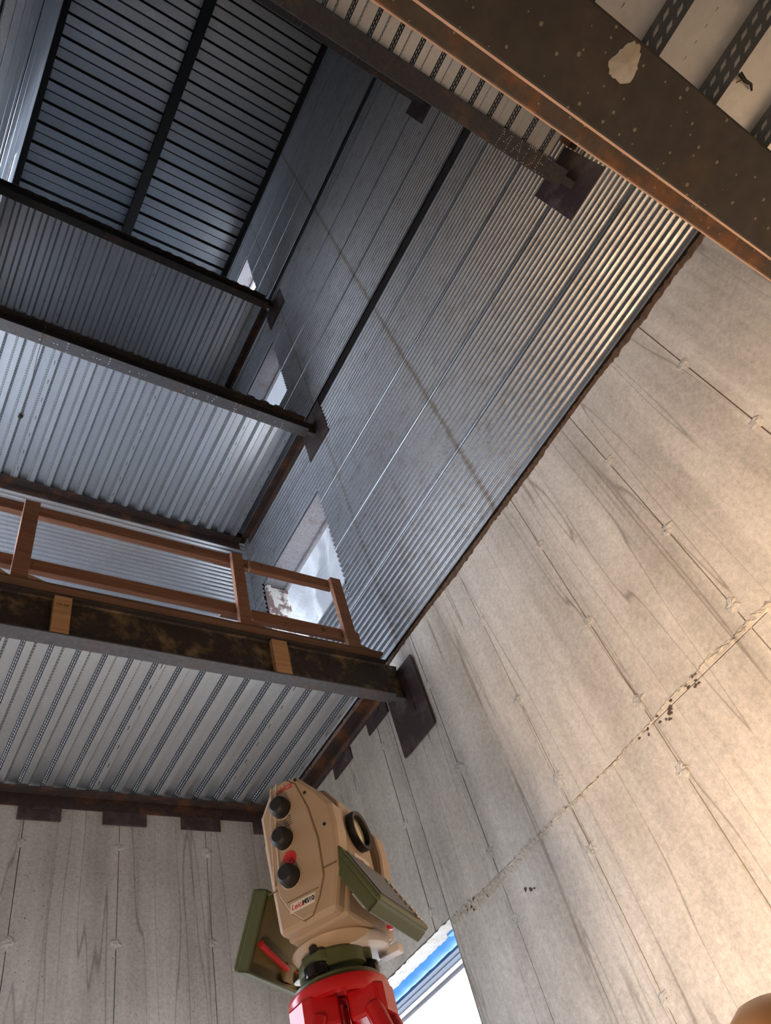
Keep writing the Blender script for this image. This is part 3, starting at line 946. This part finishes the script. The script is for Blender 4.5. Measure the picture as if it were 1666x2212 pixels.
def deck(name, x0, x1, y0, y1, z, along, label, emb=True, phase=0.0, mat=('deck', 'deck_web_shade', 'black'), pit=PIT, bot=0.044, web=0.021, dep=0.040, per=6):
    zz_ = w(z) + 0.001
    org = ((x0 + x1) / 2, (y0 + y1) / 2, zz_)
    e = empty(name, org)
    a0, a1 = (x0, x1) if along == 'Y' else (y0, y1)
    v0, v1 = (y0, y1) if along == 'Y' else (x0, x1)
    u = phase
    while u - pit * per > a0: u -= pit * per
    while u > a0: u -= pit
    u += pit
    while u < a1 - bot:
        n = min(per, int((a1 - u - bot) / pit))
        if n < 1: break
        deck_sheet(e, u, n, v0, v1, zz_, along, emb, org, mat, pit, bot, web, dep)
        u += n * pit
    # closing strips at both sides
    return tag(e, label, 'metal deck', 'ribbed steel decks')
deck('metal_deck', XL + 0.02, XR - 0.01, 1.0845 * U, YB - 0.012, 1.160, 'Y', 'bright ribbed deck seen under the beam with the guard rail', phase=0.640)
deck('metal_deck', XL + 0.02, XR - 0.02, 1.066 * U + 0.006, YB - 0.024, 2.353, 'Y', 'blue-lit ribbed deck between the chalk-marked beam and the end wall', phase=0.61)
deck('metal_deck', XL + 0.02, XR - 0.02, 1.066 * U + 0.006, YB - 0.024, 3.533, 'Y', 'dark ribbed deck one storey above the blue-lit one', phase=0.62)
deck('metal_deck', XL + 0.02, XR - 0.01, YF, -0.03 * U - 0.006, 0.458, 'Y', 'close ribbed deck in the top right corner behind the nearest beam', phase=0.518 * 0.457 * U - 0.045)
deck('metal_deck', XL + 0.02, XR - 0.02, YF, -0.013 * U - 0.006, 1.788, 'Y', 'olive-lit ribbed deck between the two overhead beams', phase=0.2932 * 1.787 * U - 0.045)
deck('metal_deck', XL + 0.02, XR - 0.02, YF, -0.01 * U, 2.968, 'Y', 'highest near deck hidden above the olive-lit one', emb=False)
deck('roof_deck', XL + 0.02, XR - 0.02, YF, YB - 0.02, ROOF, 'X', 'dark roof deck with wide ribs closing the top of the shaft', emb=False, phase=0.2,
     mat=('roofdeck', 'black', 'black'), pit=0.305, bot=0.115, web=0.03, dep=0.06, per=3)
mb = MB(); mb.box(XL - TH, XR + TH, YF - TH, YB + TH, w(ROOF) + 0.30, w(ROOF) + 0.42)
tag(mb.build('ceiling', 'slab'), 'roof slab over the deck', kind='structure')
# roof edge angles and centre beam
for nm, bx_, lb in (('roof_angle', (XR - 0.10, XR - 0.016, YF, YB - 0.02), 'black edge angle under the roof deck on the right wall'),
                    ('roof_angle', (XL + 0.016, XL + 0.11, YF, YB - 0.02), 'black edge angle under the roof deck on the left wall')):
    q = MB(); cx, cy = (bx_[0] + bx_[1]) / 2, (bx_[2] + bx_[3]) / 2
    hxx, hyy = (bx_[1] - bx_[0]) / 2, (bx_[3] - bx_[2]) / 2
    q.box(-hxx, hxx, -hyy, hyy, 0.10, 0.11)
    q.box(hxx - 0.01 if cx > 1 else -hxx, hxx if cx > 1 else -hxx + 0.01, -hyy, hyy, 0, 0.10)
    tag(q.build(nm, 'black', loc=(cx, cy, w(ROOF) - 0.111)), lb, 'steel angle', 'roof edge angles')
e = empty('roof_beam', (0.3655 * U, (YF + YB) / 2, w(ROOF) - 0.26))
hy = (YB - YF) / 2 - 0.03
MB().box(-0.07, 0.07, -hy, hy, 0, 0.012).build('bottom_flange', 'black', e)
MB().box(-0.005, 0.005, -hy, hy, 0.012, 0.248).build('web', 'black', e)
MB().box(-0.07, 0.07, -hy, hy, 0.248, 0.259).build('top_flange', 'black', e)
tag(e, 'black beam splitting the roof deck into two halves', 'steel beam')

# ------------------------------------------------------------------ wooden guard rail on the lowest beam
TB = 1.160 * U + H           # top of beam
pl_y0, pl_y1 = 1.044 * U, 1.0835 * U
q = MB(); hxp = (XR - 0.16 - XL) / 2
q.box(-hxp, hxp, -(pl_y1 - pl_y0) / 2, (pl_y1 - pl_y0) / 2, 0, 0.019)
o = q.build('plywood_plate', 'ply', loc=((XR - 0.16 + XL) / 2, (pl_y0 + pl_y1) / 2, TB + 0.001), bevel=0.002)
tag(o, 'plywood strip lying along the top of the lowest beam', 'plywood')
POSTY = 1.052 * U
def lumber(name, lx, ly, lz, loc, label, cat, mat='wood', group='guard rail lumber', rot=None, bev=0.003):
    q = MB(); q.box(-lx / 2, lx / 2, -ly / 2, ly / 2, 0, lz)
    o = q.build(name, mat, loc=loc, bevel=bev)
    if rot: o.rotation_euler = rot
    return tag(o, label, cat, group)
ptop = w(1.420)
pz0 = TB + 0.021
for k, (xa, xb, lb) in enumerate(((0.106, 0.137, 'reddish guard rail post nearest the left edge'), (0.577, 0.606, 'guard rail post in the middle where the rails are spliced'), (0.854, 0.885, 'last guard rail post beside the right wall'))):
    e = empty('guard_post', ((xa + xb) / 2 * U, POSTY, pz0))
    hw = (xb - xa) / 2 * U
    MB().box(-hw, hw, -0.0, 0.038, 0, ptop - pz0).build('upright', 'wood', e, bevel=0.003)
    # angled foot cleats
    if k == 0:
        MB().prism([(-hw - 0.075, 0), (-hw, 0), (-hw, 0.02), (-hw - 0.05, 0.055), (-hw - 0.075, 0.055)], 'y', 0.0, 0.036).build('foot_cleat', 'wood_yellow', e, bevel=0.002)
    q = MB()
    q.prism([(hw, 0.0), (hw + 0.14, 0.0), (hw + 0.14, 0.008), (hw, 0.060)], 'y', 0.0, 0.036)
    q.build('foot_cleat', 'wood_yellow' if k == 0 else 'wood', e, bevel=0.002)
    tag(e, lb, 'wooden post', 'guard rail lumber')
RYb = POSTY + 0.039 + 0.020   # rails behind the posts
def rail(xa, xb, ztopu, yc, label, ref_y, mat='wood', h=0.089, cat='wooden rail'):
    zc = ztopu * yc / (ref_y * U) * U + H      # height read off the photo on the plane ref_y
    lumber('guard_rail_board', (xb - xa) * U, 0.038, h, ((xa + xb) / 2 * U, yc, zc - h), label, cat, mat)
rail(-0.255, 0.612, 1.408, RYb, 'long top rail board behind the first two posts', 1.06)
rail(-0.255, 0.600, 1.236, RYb, 'long middle rail board behind the first two posts', 1.06, 'wood')
rail(0.545, 0.80, 1.404, RYb + 0.001 + 0.039, 'top rail splice board running behind the middle post', 1.06)
rail(0.632, 0.862, 1.406, RYb - 0.0 , 'short top rail board ending at the last post', 1.06)
rail(0.548, 0.79, 1.226, RYb + 0.040, 'middle rail splice board running behind the middle post', 1.06)
rail(0.618, 0.905, 1.228, RYb, 'short middle rail board poking past the last post', 1.06)
for xa, xb, lb in ((0.192, 0.225, 'stamped lumber block standing in the beam web near the left'), (0.652, 0.690, 'lumber block standing in the beam web near the weld plate')):
    zb_ = w(1.053) + 0.0125
    o = lumber('web_block', (xb - xa) * U, 0.038, 0.270, ((xa + xb) / 2 * U, 1.060 * U + 0.021, zb_), lb, 'wood block', 'wood_yellow', 'blocks in the beam web', bev=0.002)
    if xa < 0.3:
        blk = o

def text_mesh(parent, txt, size, mat, mtx, nm, shear=0.0, extr=0.0004, bold=0.0):
    c = bpy.data.curves.new('txt', 'FONT')
    c.body = txt; c.size = size; c.align_x = 'CENTER'; c.align_y = 'CENTER'; c.shear = shear; c.extrude = extr; c.offset = bold
    t = bpy.data.objects.new('txt', c)
    COL.objects.link(t)
    dg = bpy.context.evaluated_depsgraph_get()
    me = bpy.data.meshes.new_from_object(t.evaluated_get(dg))
    bpy.data.objects.remove(t)
    me.name = nm
    me.materials.clear(); me.materials.append(M[mat])
    o = bpy.data.objects.new(nm, me); COL.objects.link(o)
    o.parent = parent
    o.matrix_local = mtx
    return o
FRONT = Matrix.Rotation(math.radians(90), 4, 'X')      # text facing -Y, upright
text_mesh(blk, 'CPE BBP', 0.019, 'ink', Matrix.Translation((0.0, -0.0195, 0.205)) @ FRONT, 'grade_stamp')
text_mesh(blk, '* ----------', 0.010, 'ink', Matrix.Translation((-0.005, -0.0195, 0.018)) @ FRONT, 'mill_stamp')

# key on a string hanging from the chalk-marked beam
e = empty('hanging_key', (0.0605 * U, 1.064 * U, w(1.765)))
tag(e, 'key with black fob dangling on brown twine from the beam', 'key')
sl = w(2.264) + 0.20 - w(1.765)
MB().tube([(0.0, 0, 0.03), (0.004, 0.003, sl * 0.3), (-0.003, 0, sl * 0.6), (0.001, -0.002, sl)], 0.0022, 6).build('twine', 'string', e)
ring = [(0.018 * math.cos(t) - 0.010, 0.004 * math.sin(t), 0.022 + 0.022 * math.sin(t)) for t in [i * math.pi / 10 for i in range(21)]]
MB().tube(ring, 0.0022, 6).build('wire_loop', 'string', e)
MB().lathe([(0.0, -0.012), (0.016, -0.010), (0.019, 0.0), (0.014, 0.010), (0.0, 0.012)], 12, (-0.012, 0, -0.004)).build('fob', 'rubber', e, smooth=True)
MB().box(-0.012, -0.004, -0.001, 0.001, -0.042, -0.012).box(-0.016, -0.012, -0.001, 0.001, -0.040, -0.030).build('key_blade', 'brass', e)

# ------------------------------------------------------------------ tarpaulin and blue sheet outside the window
q = MB(); nu, nv = 40, 60; vv = []
for i in range(nu + 1):
    for j in range(nv + 1):
        u_, v_ = i / nu, j / nv
        y = 3.0 + 2.3 * u_
        z = w(1.70) + (w(3.35) - w(1.70)) * v_ + 0.22 * math.sin(u_ * 9.0 + 1.0) * (1 - v_) ** 2
        x = XR + 0.62 + 0.10 * math.sin(u_ * 9 + v_ * 3) + 0.07 * math.sin(v_ * 15 + u_ * 5) + 0.05 * math.sin(u_ * 23 - v_ * 11) + 0.022 * math.sin(u_ * 41 + v_ * 37) * math.sin(v_ * 53 - u_ * 19)
        k_ = max(0.0, (v_ - 0.8) / 0.2)
        x = x * (1 - k_ ** 2) + (XR + TH + 0.004) * k_ ** 2
        vv.append((x, y, z))
ff = [(i * (nv + 1) + j, (i + 1) * (nv + 1) + j, (i + 1) * (nv + 1) + j + 1, i * (nv + 1) + j + 1) for i in range(nu) for j in range(nv)]
q.add(vv, ff)
q.v = [(a - XR - 0.62, b_ - 4.1, c_ - w(1.6)) for a, b_, c_ in q.v]
tag(q.build('tarpaulin', 'tarp', loc=(XR + 0.62, 4.1, w(1.6)), smooth=True), 'crumpled white tarpaulin hanging outside the first-storey window', 'tarpaulin')

# ------------------------------------------------------------------ total station on its tripod
TSB = (0.7405, 1.1893, 0.536 + H)
TRZ = math.atan2(-0.84272, 0.53835)
ts = empty('total_station', TSB, TRZ)
tag(ts, 'beige surveying total station with olive keypads standing on the red tripod', 'total station')
OX = 0.012
side = [(-0.020, 0.294), (0.030, 0.292), (0.069, 0.243), (0.092, 0.205), (0.094, 0.16), (0.084, 0.083), (0.064, 0.022), (-0.046, 0.022), (-0.051, 0.115), (-0.055, 0.240)]
side = [(a + OX, c) for a, c in side]
q = MB(); q.prism(side, 'y', -0.112, -0.066); near = q.build('near_standard', 'tan', ts, bevel=0.008)
q = MB(); q.prism(side, 'y', 0.066, 0.112); q.build('far_standard', 'tan', ts, bevel=0.008)
q = MB(); q.prism([(a * 1.0, c) for a, c in [(-0.046 + OX, 0.018), (0.072 + OX, 0.018), (0.084 + OX, 0.075), (0.07 + OX, 0.095), (-0.05 + OX, 0.095)]], 'y', -0.085, 0.085)
q.build('alidade_base', 'tan', ts, bevel=0.006)
cover = [(-0.012, 0.286), (0.012, 0.289), (0.030, 0.272), (0.047, 0.215), (0.056, 0.150), (0.054, 0.085), (0.040, 0.055), (0.022, 0.030), (0.004, 0.028), (-0.018, 0.050), (-0.034, 0.082), (-0.040, 0.150), (-0.034, 0.225)]
cover = [(a + OX, c) for a, c in cover]
q = MB(); q.prism(cover, 'y', -0.1155, -0.110); cov = q.build('side_cover', 'tan2', ts, bevel=0.002)
big = [((a - OX) * 1.035 + OX, (c - 0.16) * 1.012 + 0.16) for a, c in cover]
q = MB(); q.prism(big, 'y', -0.1127, -0.110); q.build('cover_groove', 'groove', ts)
# seam of the battery door
MB().box(-0.056 + OX, -0.036 + OX, -0.1132, -0.1118, 0.0955, 0.0975).build('door_seam', 'groove', ts)
MB().box(0.056 + OX, 0.082 + OX, -0.1132, -0.1118, 0.094, 0.096).build('door_seam', 'groove', ts)
q = MB(); q.prism([(-0.020 + OX, 0.0660), (0.042 + OX, 0.0655), (0.042 + OX, 0.0672), (-0.020 + OX, 0.0677)], 'y', -0.1163, -0.1150); q.build('door_seam', 'groove', ts)
for kx, kz in ((-0.003, 0.235), (-0.008, 0.176), (-0.006, 0.106)):
    e = MB().lathe([(0.0, -0.140), (0.012, -0.140), (0.0168, -0.136), (0.0185, -0.130), (0.0185, -0.117), (0.0185, -0.114)], 28, (kx + OX, 0, kz), 'y').build('drive_knob', 'rubber', ts, smooth=True)
    MB().lathe([(0.0195, -0.1175), (0.0212, -0.1170), (0.0212, -0.1150), (0.0195, -0.1148)], 28, (kx + OX, 0, kz), 'y').build('knob_collar', 'tan', e, smooth=True)
e = MB().lathe([(0.0, -0.1195), (0.005, -0.1195), (0.006, -0.1175), (0.0125, -0.1175), (0.0135, -0.1150)], 24, (-0.003 + OX, 0, 0.138), 'y').build('red_button', 'redplastic', ts, smooth=True)
q = MB()
for k in range(5):
    q.box(-0.004 + OX, 0.012 + OX, -0.1160, -0.1150, 0.1985 + k * 0.0042, 0.1995 + k * 0.0042)
q.build('speaker_slots', 'ink', ts)
for sx_, sz_ in ((0.031, 0.281), (0.046, 0.246), (0.073, 0.169)):
    MB().lathe([(0.0, -0.1132), (0.0032, -0.1132), (0.0032, -0.111)], 12, (sx_ + OX, 0, sz_), 'y').build('screw_hole', 'ink', ts)
text_mesh(ts, 'Leica', 0.019, 'red_ink', Matrix.Translation((0.004 + OX, -0.1160, 0.2735)) @ FRONT, 'maker_script', shear=0.35)
MB().prism([(-0.018 + OX, 0.047), (0.030 + OX, 0.047), (0.034 + OX, 0.062), (-0.014 + OX, 0.062)], 'y', -0.1160, -0.1150).build('name_plate', 'white', ts)
text_mesh(ts, 'Leica', 0.0125, 'red_ink', Matrix.Translation((-0.002 + OX, -0.1163, 0.0545)) @ FRONT, 'name_plate_script', shear=0.3)
text_mesh(ts, 'MS60', 0.0105, 'ink', Matrix.Translation((0.0195 + OX, -0.1163, 0.0545)) @ FRONT, 'model_lettering', bold=0.0003)
# raised ribs on the left of the cover
MB().tube([(-0.022 + OX, -0.113, 0.288), (-0.032 + OX, -0.114, 0.20), (-0.040 + OX, -0.114, 0.105)], 0.0022, 6).build('edge_rib', 'tan', ts)
MB().tube([(-0.008 + OX, -0.115, 0.290), (-0.022 + OX, -0.116, 0.20), (-0.027 + OX, -0.116, 0.115)], 0.0022, 6).build('edge_rib', 'tan', ts)
# telescope
e = empty('telescope', (OX, 0, 0.187)); e.parent = ts
q = MB(); q.prism([(-0.080, -0.050), (0.060, -0.055), (0.070, -0.085), (0.082, -0.075), (0.082, 0.050), (0.060, 0.085), (0.020, 0.096), (-0.070, 0.080), (-0.085, 0.03)], 'y', -0.056, 0.056)
q.build('telescope_housing', 'tan', e, bevel=0.006)
q = MB(); q.prism([(0.0585, 0.052), (0.0665, 0.060), (0.0505, 0.0905), (0.0425, 0.0865)], 'y', -0.030, 0.030); q.build('finder_window', 'gloss_black', e)
e2 = MB().lathe([(0.026, 0.081), (0.0285, 0.083), (0.030, 0.096), (0.037, 0.0975), (0.0385, 0.092), (0.037, 0.080)], 36, (0, 0, 0.002), 'x').build('objective_ring', 'rubber', e, smooth=True)
MB().lathe([(0.0, 0.0905), (0.016, 0.0895), (0.0295, 0.086)], 32, (0, 0, 0.002), 'x').build('objective_lens', 'lens', e2, smooth=True)
MB().box(0.020, 0.058, -0.0575, -0.0555, 0.040, 0.0415).build('housing_seam', 'groove', e)
MB().box(0.010, 0.075, -0.0575, -0.0555, -0.048, -0.0465).build('housing_seam', 'groove', e)
MB().box(0.022, 0.046, -0.0572, -0.0555, 0.004, 0.016).build('laser_label', 'yellow', e)
MB().box(0.0822, 0.0828, -0.030, 0.030, -0.068, -0.046).build('warning_label', 'white', e)
text_mesh(e, 'LASER', 0.010, 'red_ink', Matrix.Translation((0.0830, -0.006, -0.057)) @ Matrix.Rotation(math.radians(90), 4, 'Z') @ FRONT, 'label_print')
# keypads: shallow olive trays, top leaning towards the body
def keypad(sgn, label):
    e = empty('keypad', (0, 0, 0)); e.parent = ts; e['label'] = label
    T = Vector((sgn * 0.078 + OX, 0, 0.120)); Bm = Vector((sgn * 0.134 + OX, 0, 0.004))
    d = (Bm - T).normalized(); n = Vector((-d.z, 0, d.x)) if sgn > 0 else Vector((d.z, 0, -d.x))
    if n.x * sgn < 0: n = -n
    L = (Bm - T).length
    def P(s_, y, h_): return T + d * s_ + Vector((0, y, 0)) + n * h_
    y0, y1 = -0.108, 0.086
    def slab(s0, s1, ya, yb_, h0, h1, nm, mat, bev=0.0, par=e):
        q = MB()
        vv = [P(s_, y, h_) for h_ in (h0, h1) for s_, y in ((s0, ya), (s1, ya), (s1, yb_), (s0, yb_))]
        q.add(vv, [(3, 2, 1, 0), (4, 5, 6, 7), (0, 1, 5, 4), (1, 2, 6, 5), (2, 3, 7, 6), (3, 0, 4, 7)])
        return q.build(nm, mat, par, bevel=bev)
    slab(0, L, y0, y1, 0.0, 0.012, 'housing', 'green', 0.004)
    q = MB()
    for (s0, s1, ya, yb_) in ((0, 0.006, y0, y1), (L - 0.005, L, y0, y1), (0, L, y0, y0 + 0.006), (0, L, y1 - 0.006, y1)):
        vv = [P(s_, y, h_) for h_ in (-0.020, 0.002) for s_, y in ((s0, ya), (s1, ya), (s1, yb_), (s0, yb_))]
        q.add(vv, [(3, 2, 1, 0), (4, 5, 6, 7), (0, 1, 5, 4), (1, 2, 6, 5), (2, 3, 7, 6), (3, 0, 4, 7)])
    q.build('housing_rim', 'green', e, bevel=0.002)
    slab(0.006, L - 0.005, y0 + 0.006, y1 - 0.006, -0.004, 0.001, 'housing_back', 'green_in')
    slab(0.012, L - 0.012, y0 + 0.014, y1 - 0.014, 0.011, 0.0135, 'display_panel', 'keypad')
    for r_ in range(7):
        for c_ in range(2):
            sp = 0.022 + r_ * 0.0145
            slab(sp, sp + 0.009, y1 - 0.040 + c_ * 0.013, y1 - 0.030 + c_ * 0.013, 0.013, 0.016, 'key', 'chrome' if c_ else 'white')
    if sgn < 0:
        q = MB(); q.tube([P(0.080, y0 + 0.030, -0.012), P(0.098, y0 + 0.125, -0.012)], 0.0055, 10); q.build('stylus', 'redplastic', e, smooth=True)
        slab(0.088, 0.118, y1 - 0.075, y1 - 0.045, -0.014, -0.004, 'stylus_clip', 'green_in', 0.002)
    else:
        slab(L - 0.050, L - 0.020, y0 + 0.01, y1 - 0.015, -0.024, -0.020, 'slot_cover', 'alu')
        slab(L - 0.045, L - 0.025, y0 + 0.02, y0 + 0.07, -0.026, -0.023, 'slot_opening', 'ink')
        q = MB(); q.lathe([(0.0, -0.004), (0.006, -0.003), (0.007, 0.003), (0.0, 0.005)], 12); q.v = [tuple(P(L - 0.030, y1 - 0.055, -0.030) + Vector(v_)) for v_ in q.v]
        q.build('slot_knob', 'redplastic', e, smooth=True)
    return e
keypad(-1, 'olive keypad unit with a red stylus clipped in its back')
keypad(1, 'olive keypad unit seen edge-on with a silver slot cover')
# base ring and tribrach
MB().lathe([(0.0, 0.020), (0.074, 0.020), (0.076, 0.014), (0.070, 0.006), (0.058, 0.000), (0.0, 0.000)], 40, (OX * 0.6, 0.004, 0)).build('base_ring', 'tan', ts, smooth=True)
MB().lathe([(0.0, 0.016), (0.058, 0.016), (0.060, 0.012), (0.058, -0.002), (0.050, -0.003), (0.0, -0.003)], 40, (0.034, 0.030, 0)).build('base_lit_crescent', 'pale', ts, smooth=True)  # offset pale disc paints the door-lit crescent of the base
MB().box(0.060, 0.100, 0.060, 0.085, -0.010, 0.004).build('base_lug', 'pale', ts, bevel=0.002)
MB().lathe([(0.016, 0.012), (0.018, 0.004), (0.016, -0.004), (0.0, -0.005)], 16, (-0.072, 0.02, 0.0)).build('base_plug', 'chrome', ts, smooth=True)
MB().lathe([(0.0, 0.0), (0.055, 0.0), (0.060, -0.006), (0.060, -0.026), (0.052, -0.030), (0.0, -0.030)], 36).build('tribrach_body', 'green', ts, smooth=True)
for k in range(3):
    a = math.radians(-95 + 120 * k)
    q = MB(); q.prism([(0.070 * math.cos(a + t) * (1.0 if abs(t) < 0.3 else 0.86), 0.070 * math.sin(a + t) * (1.0 if abs(t) < 0.3 else 0.86)) for t in (-0.42, -0.28, 0.28, 0.42)] + [(0.03 * math.cos(a + 0.5), 0.03 * math.sin(a + 0.5)), (0.03 * math.cos(a - 0.5), 0.03 * math.sin(a - 0.5))], 'z', -0.022, -0.004)
    q.build('tribrach_lobe', 'green', ts, bevel=0.003)
    MB().lathe([(0.0, -0.020), (0.017, -0.021), (0.021, -0.024), (0.021, -0.040), (0.017, -0.044), (0.0, -0.044)], 20, (0.055 * math.cos(a), 0.055 * math.sin(a), 0)).build('foot_screw', 'gloss_black', ts, smooth=True)
MB().lathe([(0.0, -0.044), (0.073, -0.044), (0.076, -0.047), (0.076, -0.052), (0.0, -0.052)], 36).build('tribrach_plate', 'green', ts, smooth=True)
MB().lathe([(0.0, -0.006), (0.007, -0.006), (0.007, 0.004), (0.0, 0.004)], 12, (0.0, -0.066, 0.0)).build('lock_knob', 'rubber', ts, smooth=True)

# tripod
tp = empty('tripod', (TSB[0], TSB[1], 0), TRZ)
tag(tp, 'glossy red survey tripod carrying the total station', 'tripod')
zt = TSB[2] - 0.0525
MB().lathe([(0.0, 0.0), (0.078, 0.0), (0.084, -0.004), (0.086, -0.012), (0.082, -0.022), (0.070, -0.024), (0.066, -0.016), (0.030, -0.016), (0.028, -0.010), (0.0, -0.010)], 48, (0, 0, zt)).build('head_plate', 'red', tp, smooth=True)
MB().lathe([(0.0, -0.012), (0.012, -0.014), (0.013, -0.060), (0.008, -0.066), (0.0, -0.066)], 16, (0, 0, zt)).build('centre_screw', 'chrome', tp, smooth=True)
for k in range(3):
    a = math.radians(-118 + 120 * k)
    ca, sa = math.cos(a), math.sin(a)
    def R2(u_, v_): return (u_ * ca - v_ * sa, u_ * sa + v_ * ca)
    q = MB(); q.prism([R2(*p) for p in ((0.030, -0.040), (0.080, -0.034), (0.088, -0.020), (0.088, 0.020), (0.080, 0.034), (0.030, 0.040))], 'z', zt - 0.062, zt - 0.018)
    hinge = q.build('hinge_block', 'red', tp, bevel=0.005)
    top = Vector((*R2(0.066, 0), zt - 0.045)); foot = Vector((*R2(0.52, 0), 0.02))
    for off in (-0.026, 0.026):
        p0 = Vector((*R2(0.066, off), zt - 0.050)); p1 = p0.lerp(Vector((*R2(0.52, off), 0.02)), 0.55)
        MB().tube([p0, p1], 0.016, 12).build('leg_tube', 'red', tp, smooth=True)
    p0 = top.lerp(foot, 0.10); p1 = top.lerp(foot, 0.16)
    MB().tube([p0, p1], 0.033, 12).build('leg_collar', 'yellow', tp, smooth=True)
    MB().tube([top.lerp(foot, 0.35), foot], 0.013, 10).build('lower_leg', 'alu', tp, smooth=True)
    MB().tube([foot, foot + (foot - top).normalized() * 0.02], 0.016, 10, r1=0.002).build('foot_point', 'alu', tp)
    MB().lathe([(0.0, 0.0), (0.010, 0.0), (0.012, -0.008), (0.012, -0.016), (0.0, -0.018)], 12, (*R2(0.060, 0), zt - 0.060)).build('hinge_bolt', 'chrome', tp, smooth=True)

# ------------------------------------------------------------------ work lamp (its light is set at the top)
for LP, lb in ((LAMP, 'yellow work lamp on a short stand beside the person'), (LAMP2, 'small yellow work lamp by the left wall')):
    wl = empty('work_lamp', (LP[0], LP[1], 0))
    tag(wl, lb, 'lamp')
    MB().tube([(-0.12, -0.12, 0.012), (-0.12, 0.12, 0.012)], 0.012, 8).tube([(0.10, -0.12, 0.012), (0.10, 0.12, 0.012)], 0.012, 8).tube([(-0.12, 0, 0.012), (0.10, 0, 0.012)], 0.012, 8).build('stand', 'yellow', wl)
    MB().tube([(0, 0, 0.012), (0, 0, H + LP[2] - 0.05)], 0.013, 8).build('post', 'alu', wl)
    MB().box(-0.10, 0.0, -0.11, 0.11, H + LP[2] - 0.06, H + LP[2] + 0.07).build('head', 'rubber', wl, bevel=0.01)

# ------------------------------------------------------------------ person in an orange hard hat at the corner of the frame
HC = Vector((1.418, 0.914, 0.168 + H))
pe = empty('person', (HC.x, HC.y, 0), math.radians(120))
tag(pe, 'person whose smooth orange hat shows in the bottom right corner', 'person')
hz = HC.z
sk = bpy.data.meshes.new('body')
J = [(0, 0, 0.86), (0, 0, 0.98), (0, -0.005, 1.10), (0, -0.01, 1.17), (0, 0, 1.215),
     (-0.14, 0, 1.11), (-0.20, -0.01, 0.90), (-0.19, 0.09, 0.72), (-0.185, 0.12, 0.65),
     (0.14, 0, 1.11), (0.20, -0.01, 0.90), (0.19, 0.09, 0.72), (0.185, 0.12, 0.65),
     (-0.085, 0, 0.80), (-0.10, 0.01, 0.44), (-0.10, -0.01, 0.09), (-0.105, 0.10, 0.04),
     (0.085, 0, 0.80), (0.10, 0.01, 0.44), (0.10, -0.01, 0.09), (0.105, 0.10, 0.04)]
Ed = [(0, 1), (1, 2), (2, 3), (3, 4), (2, 5), (5, 6), (6, 7), (7, 8), (2, 9), (9, 10), (10, 11), (11, 12), (0, 13), (13, 14), (14, 15), (15, 16), (0, 17), (17, 18), (18, 19), (19, 20)]
Rd = [.13, .125, .13, .06, .05, .06, .048, .036, .028, .06, .048, .036, .028, .085, .06, .045, .04, .085, .06, .045, .04]
sk.from_pydata(J, Ed, [])
body = bpy.data.objects.new('body', sk); COL.objects.link(body); body.parent = pe
sk.materials.append(M['vest'])
md = body.modifiers.new('skin', 'SKIN'); md.use_smooth_shade = True
lay = sk.skin_vertices[0].data if sk.skin_vertices else None
if lay:
    for i, r_ in enumerate(Rd):
        lay[i].radius = (r_, r_ * 0.85)
    lay[0].use_root = True
body.modifiers.new('sub', 'SUBSURF').levels = 2
hd = empty('head_group', (0, 0, 0)); bpy.data.objects.remove(hd)
q = MB(); q.lathe([(0.0, -0.125), (0.045, -0.118), (0.068, -0.07), (0.078, -0.01), (0.078, 0.05), (0.06, 0.09), (0.0, 0.105)], 24, (0, 0.01, hz - 0.075), 'z')
q.v = [(a, b_ * 1.15, c_) for a, b_, c_ in q.v]
head = q.build('head', 'skin', pe, smooth=True)
MB().lathe([(0.0, -0.012), (0.012, -0.008), (0.014, 0.006), (0.004, 0.03), (0.0, 0.034)], 10, (0, 0.098, hz - 0.10)).build('nose', 'skin', head, smooth=True)
for sx_ in (-1, 1):
    MB().lathe([(0.0, -0.03), (0.008, -0.02), (0.010, 0.01), (0.006, 0.028), (0.0, 0.03)], 10, (sx_ * 0.082, 0.0, hz - 0.09)).build('ear', 'skin', head, smooth=True)
    MB().lathe([(0.0, -0.008), (0.008, 0.0), (0.0, 0.008)], 10, (sx_ * 0.03, 0.088, hz - 0.07)).build('eye', 'ink', head, smooth=True)
MB().box(-0.022, 0.022, 0.078, 0.084, hz - 0.148, hz - 0.142).build('mouth', 'groove', head)
q = MB(); q.lathe([(0.155, -0.046), (0.160, -0.040), (0.128, -0.020), (0.124, 0.03), (0.110, 0.085), (0.08, 0.125), (0.04, 0.150), (0.0, 0.158)], 40, (0, 0.005, hz), 'z')
q.v = [(a, b_ * 1.12, c_) for a, b_, c_ in q.v]
hat = q.build('hard_hat', 'hat', pe, smooth=True)
for sx_ in (-1, 1):
    s_ = 0.1
    for f_ in range(5):
        base = Vector((sx_ * (0.185 - 0.010 * (f_ - 2)), 0.135 + 0.012 * (f_ % 2), 0.64))
        tip = base + Vector((sx_ * (0.02 if f_ == 0 else 0.0), 0.03 + (0.015 if f_ == 0 else 0), -0.075 if f_ else -0.045))
        MB().tube([base, base.lerp(tip, 0.5) + Vector((0, 0.008, 0)), tip], 0.0085, 8, r1=0.006).build('finger', 'skin', body, smooth=True)
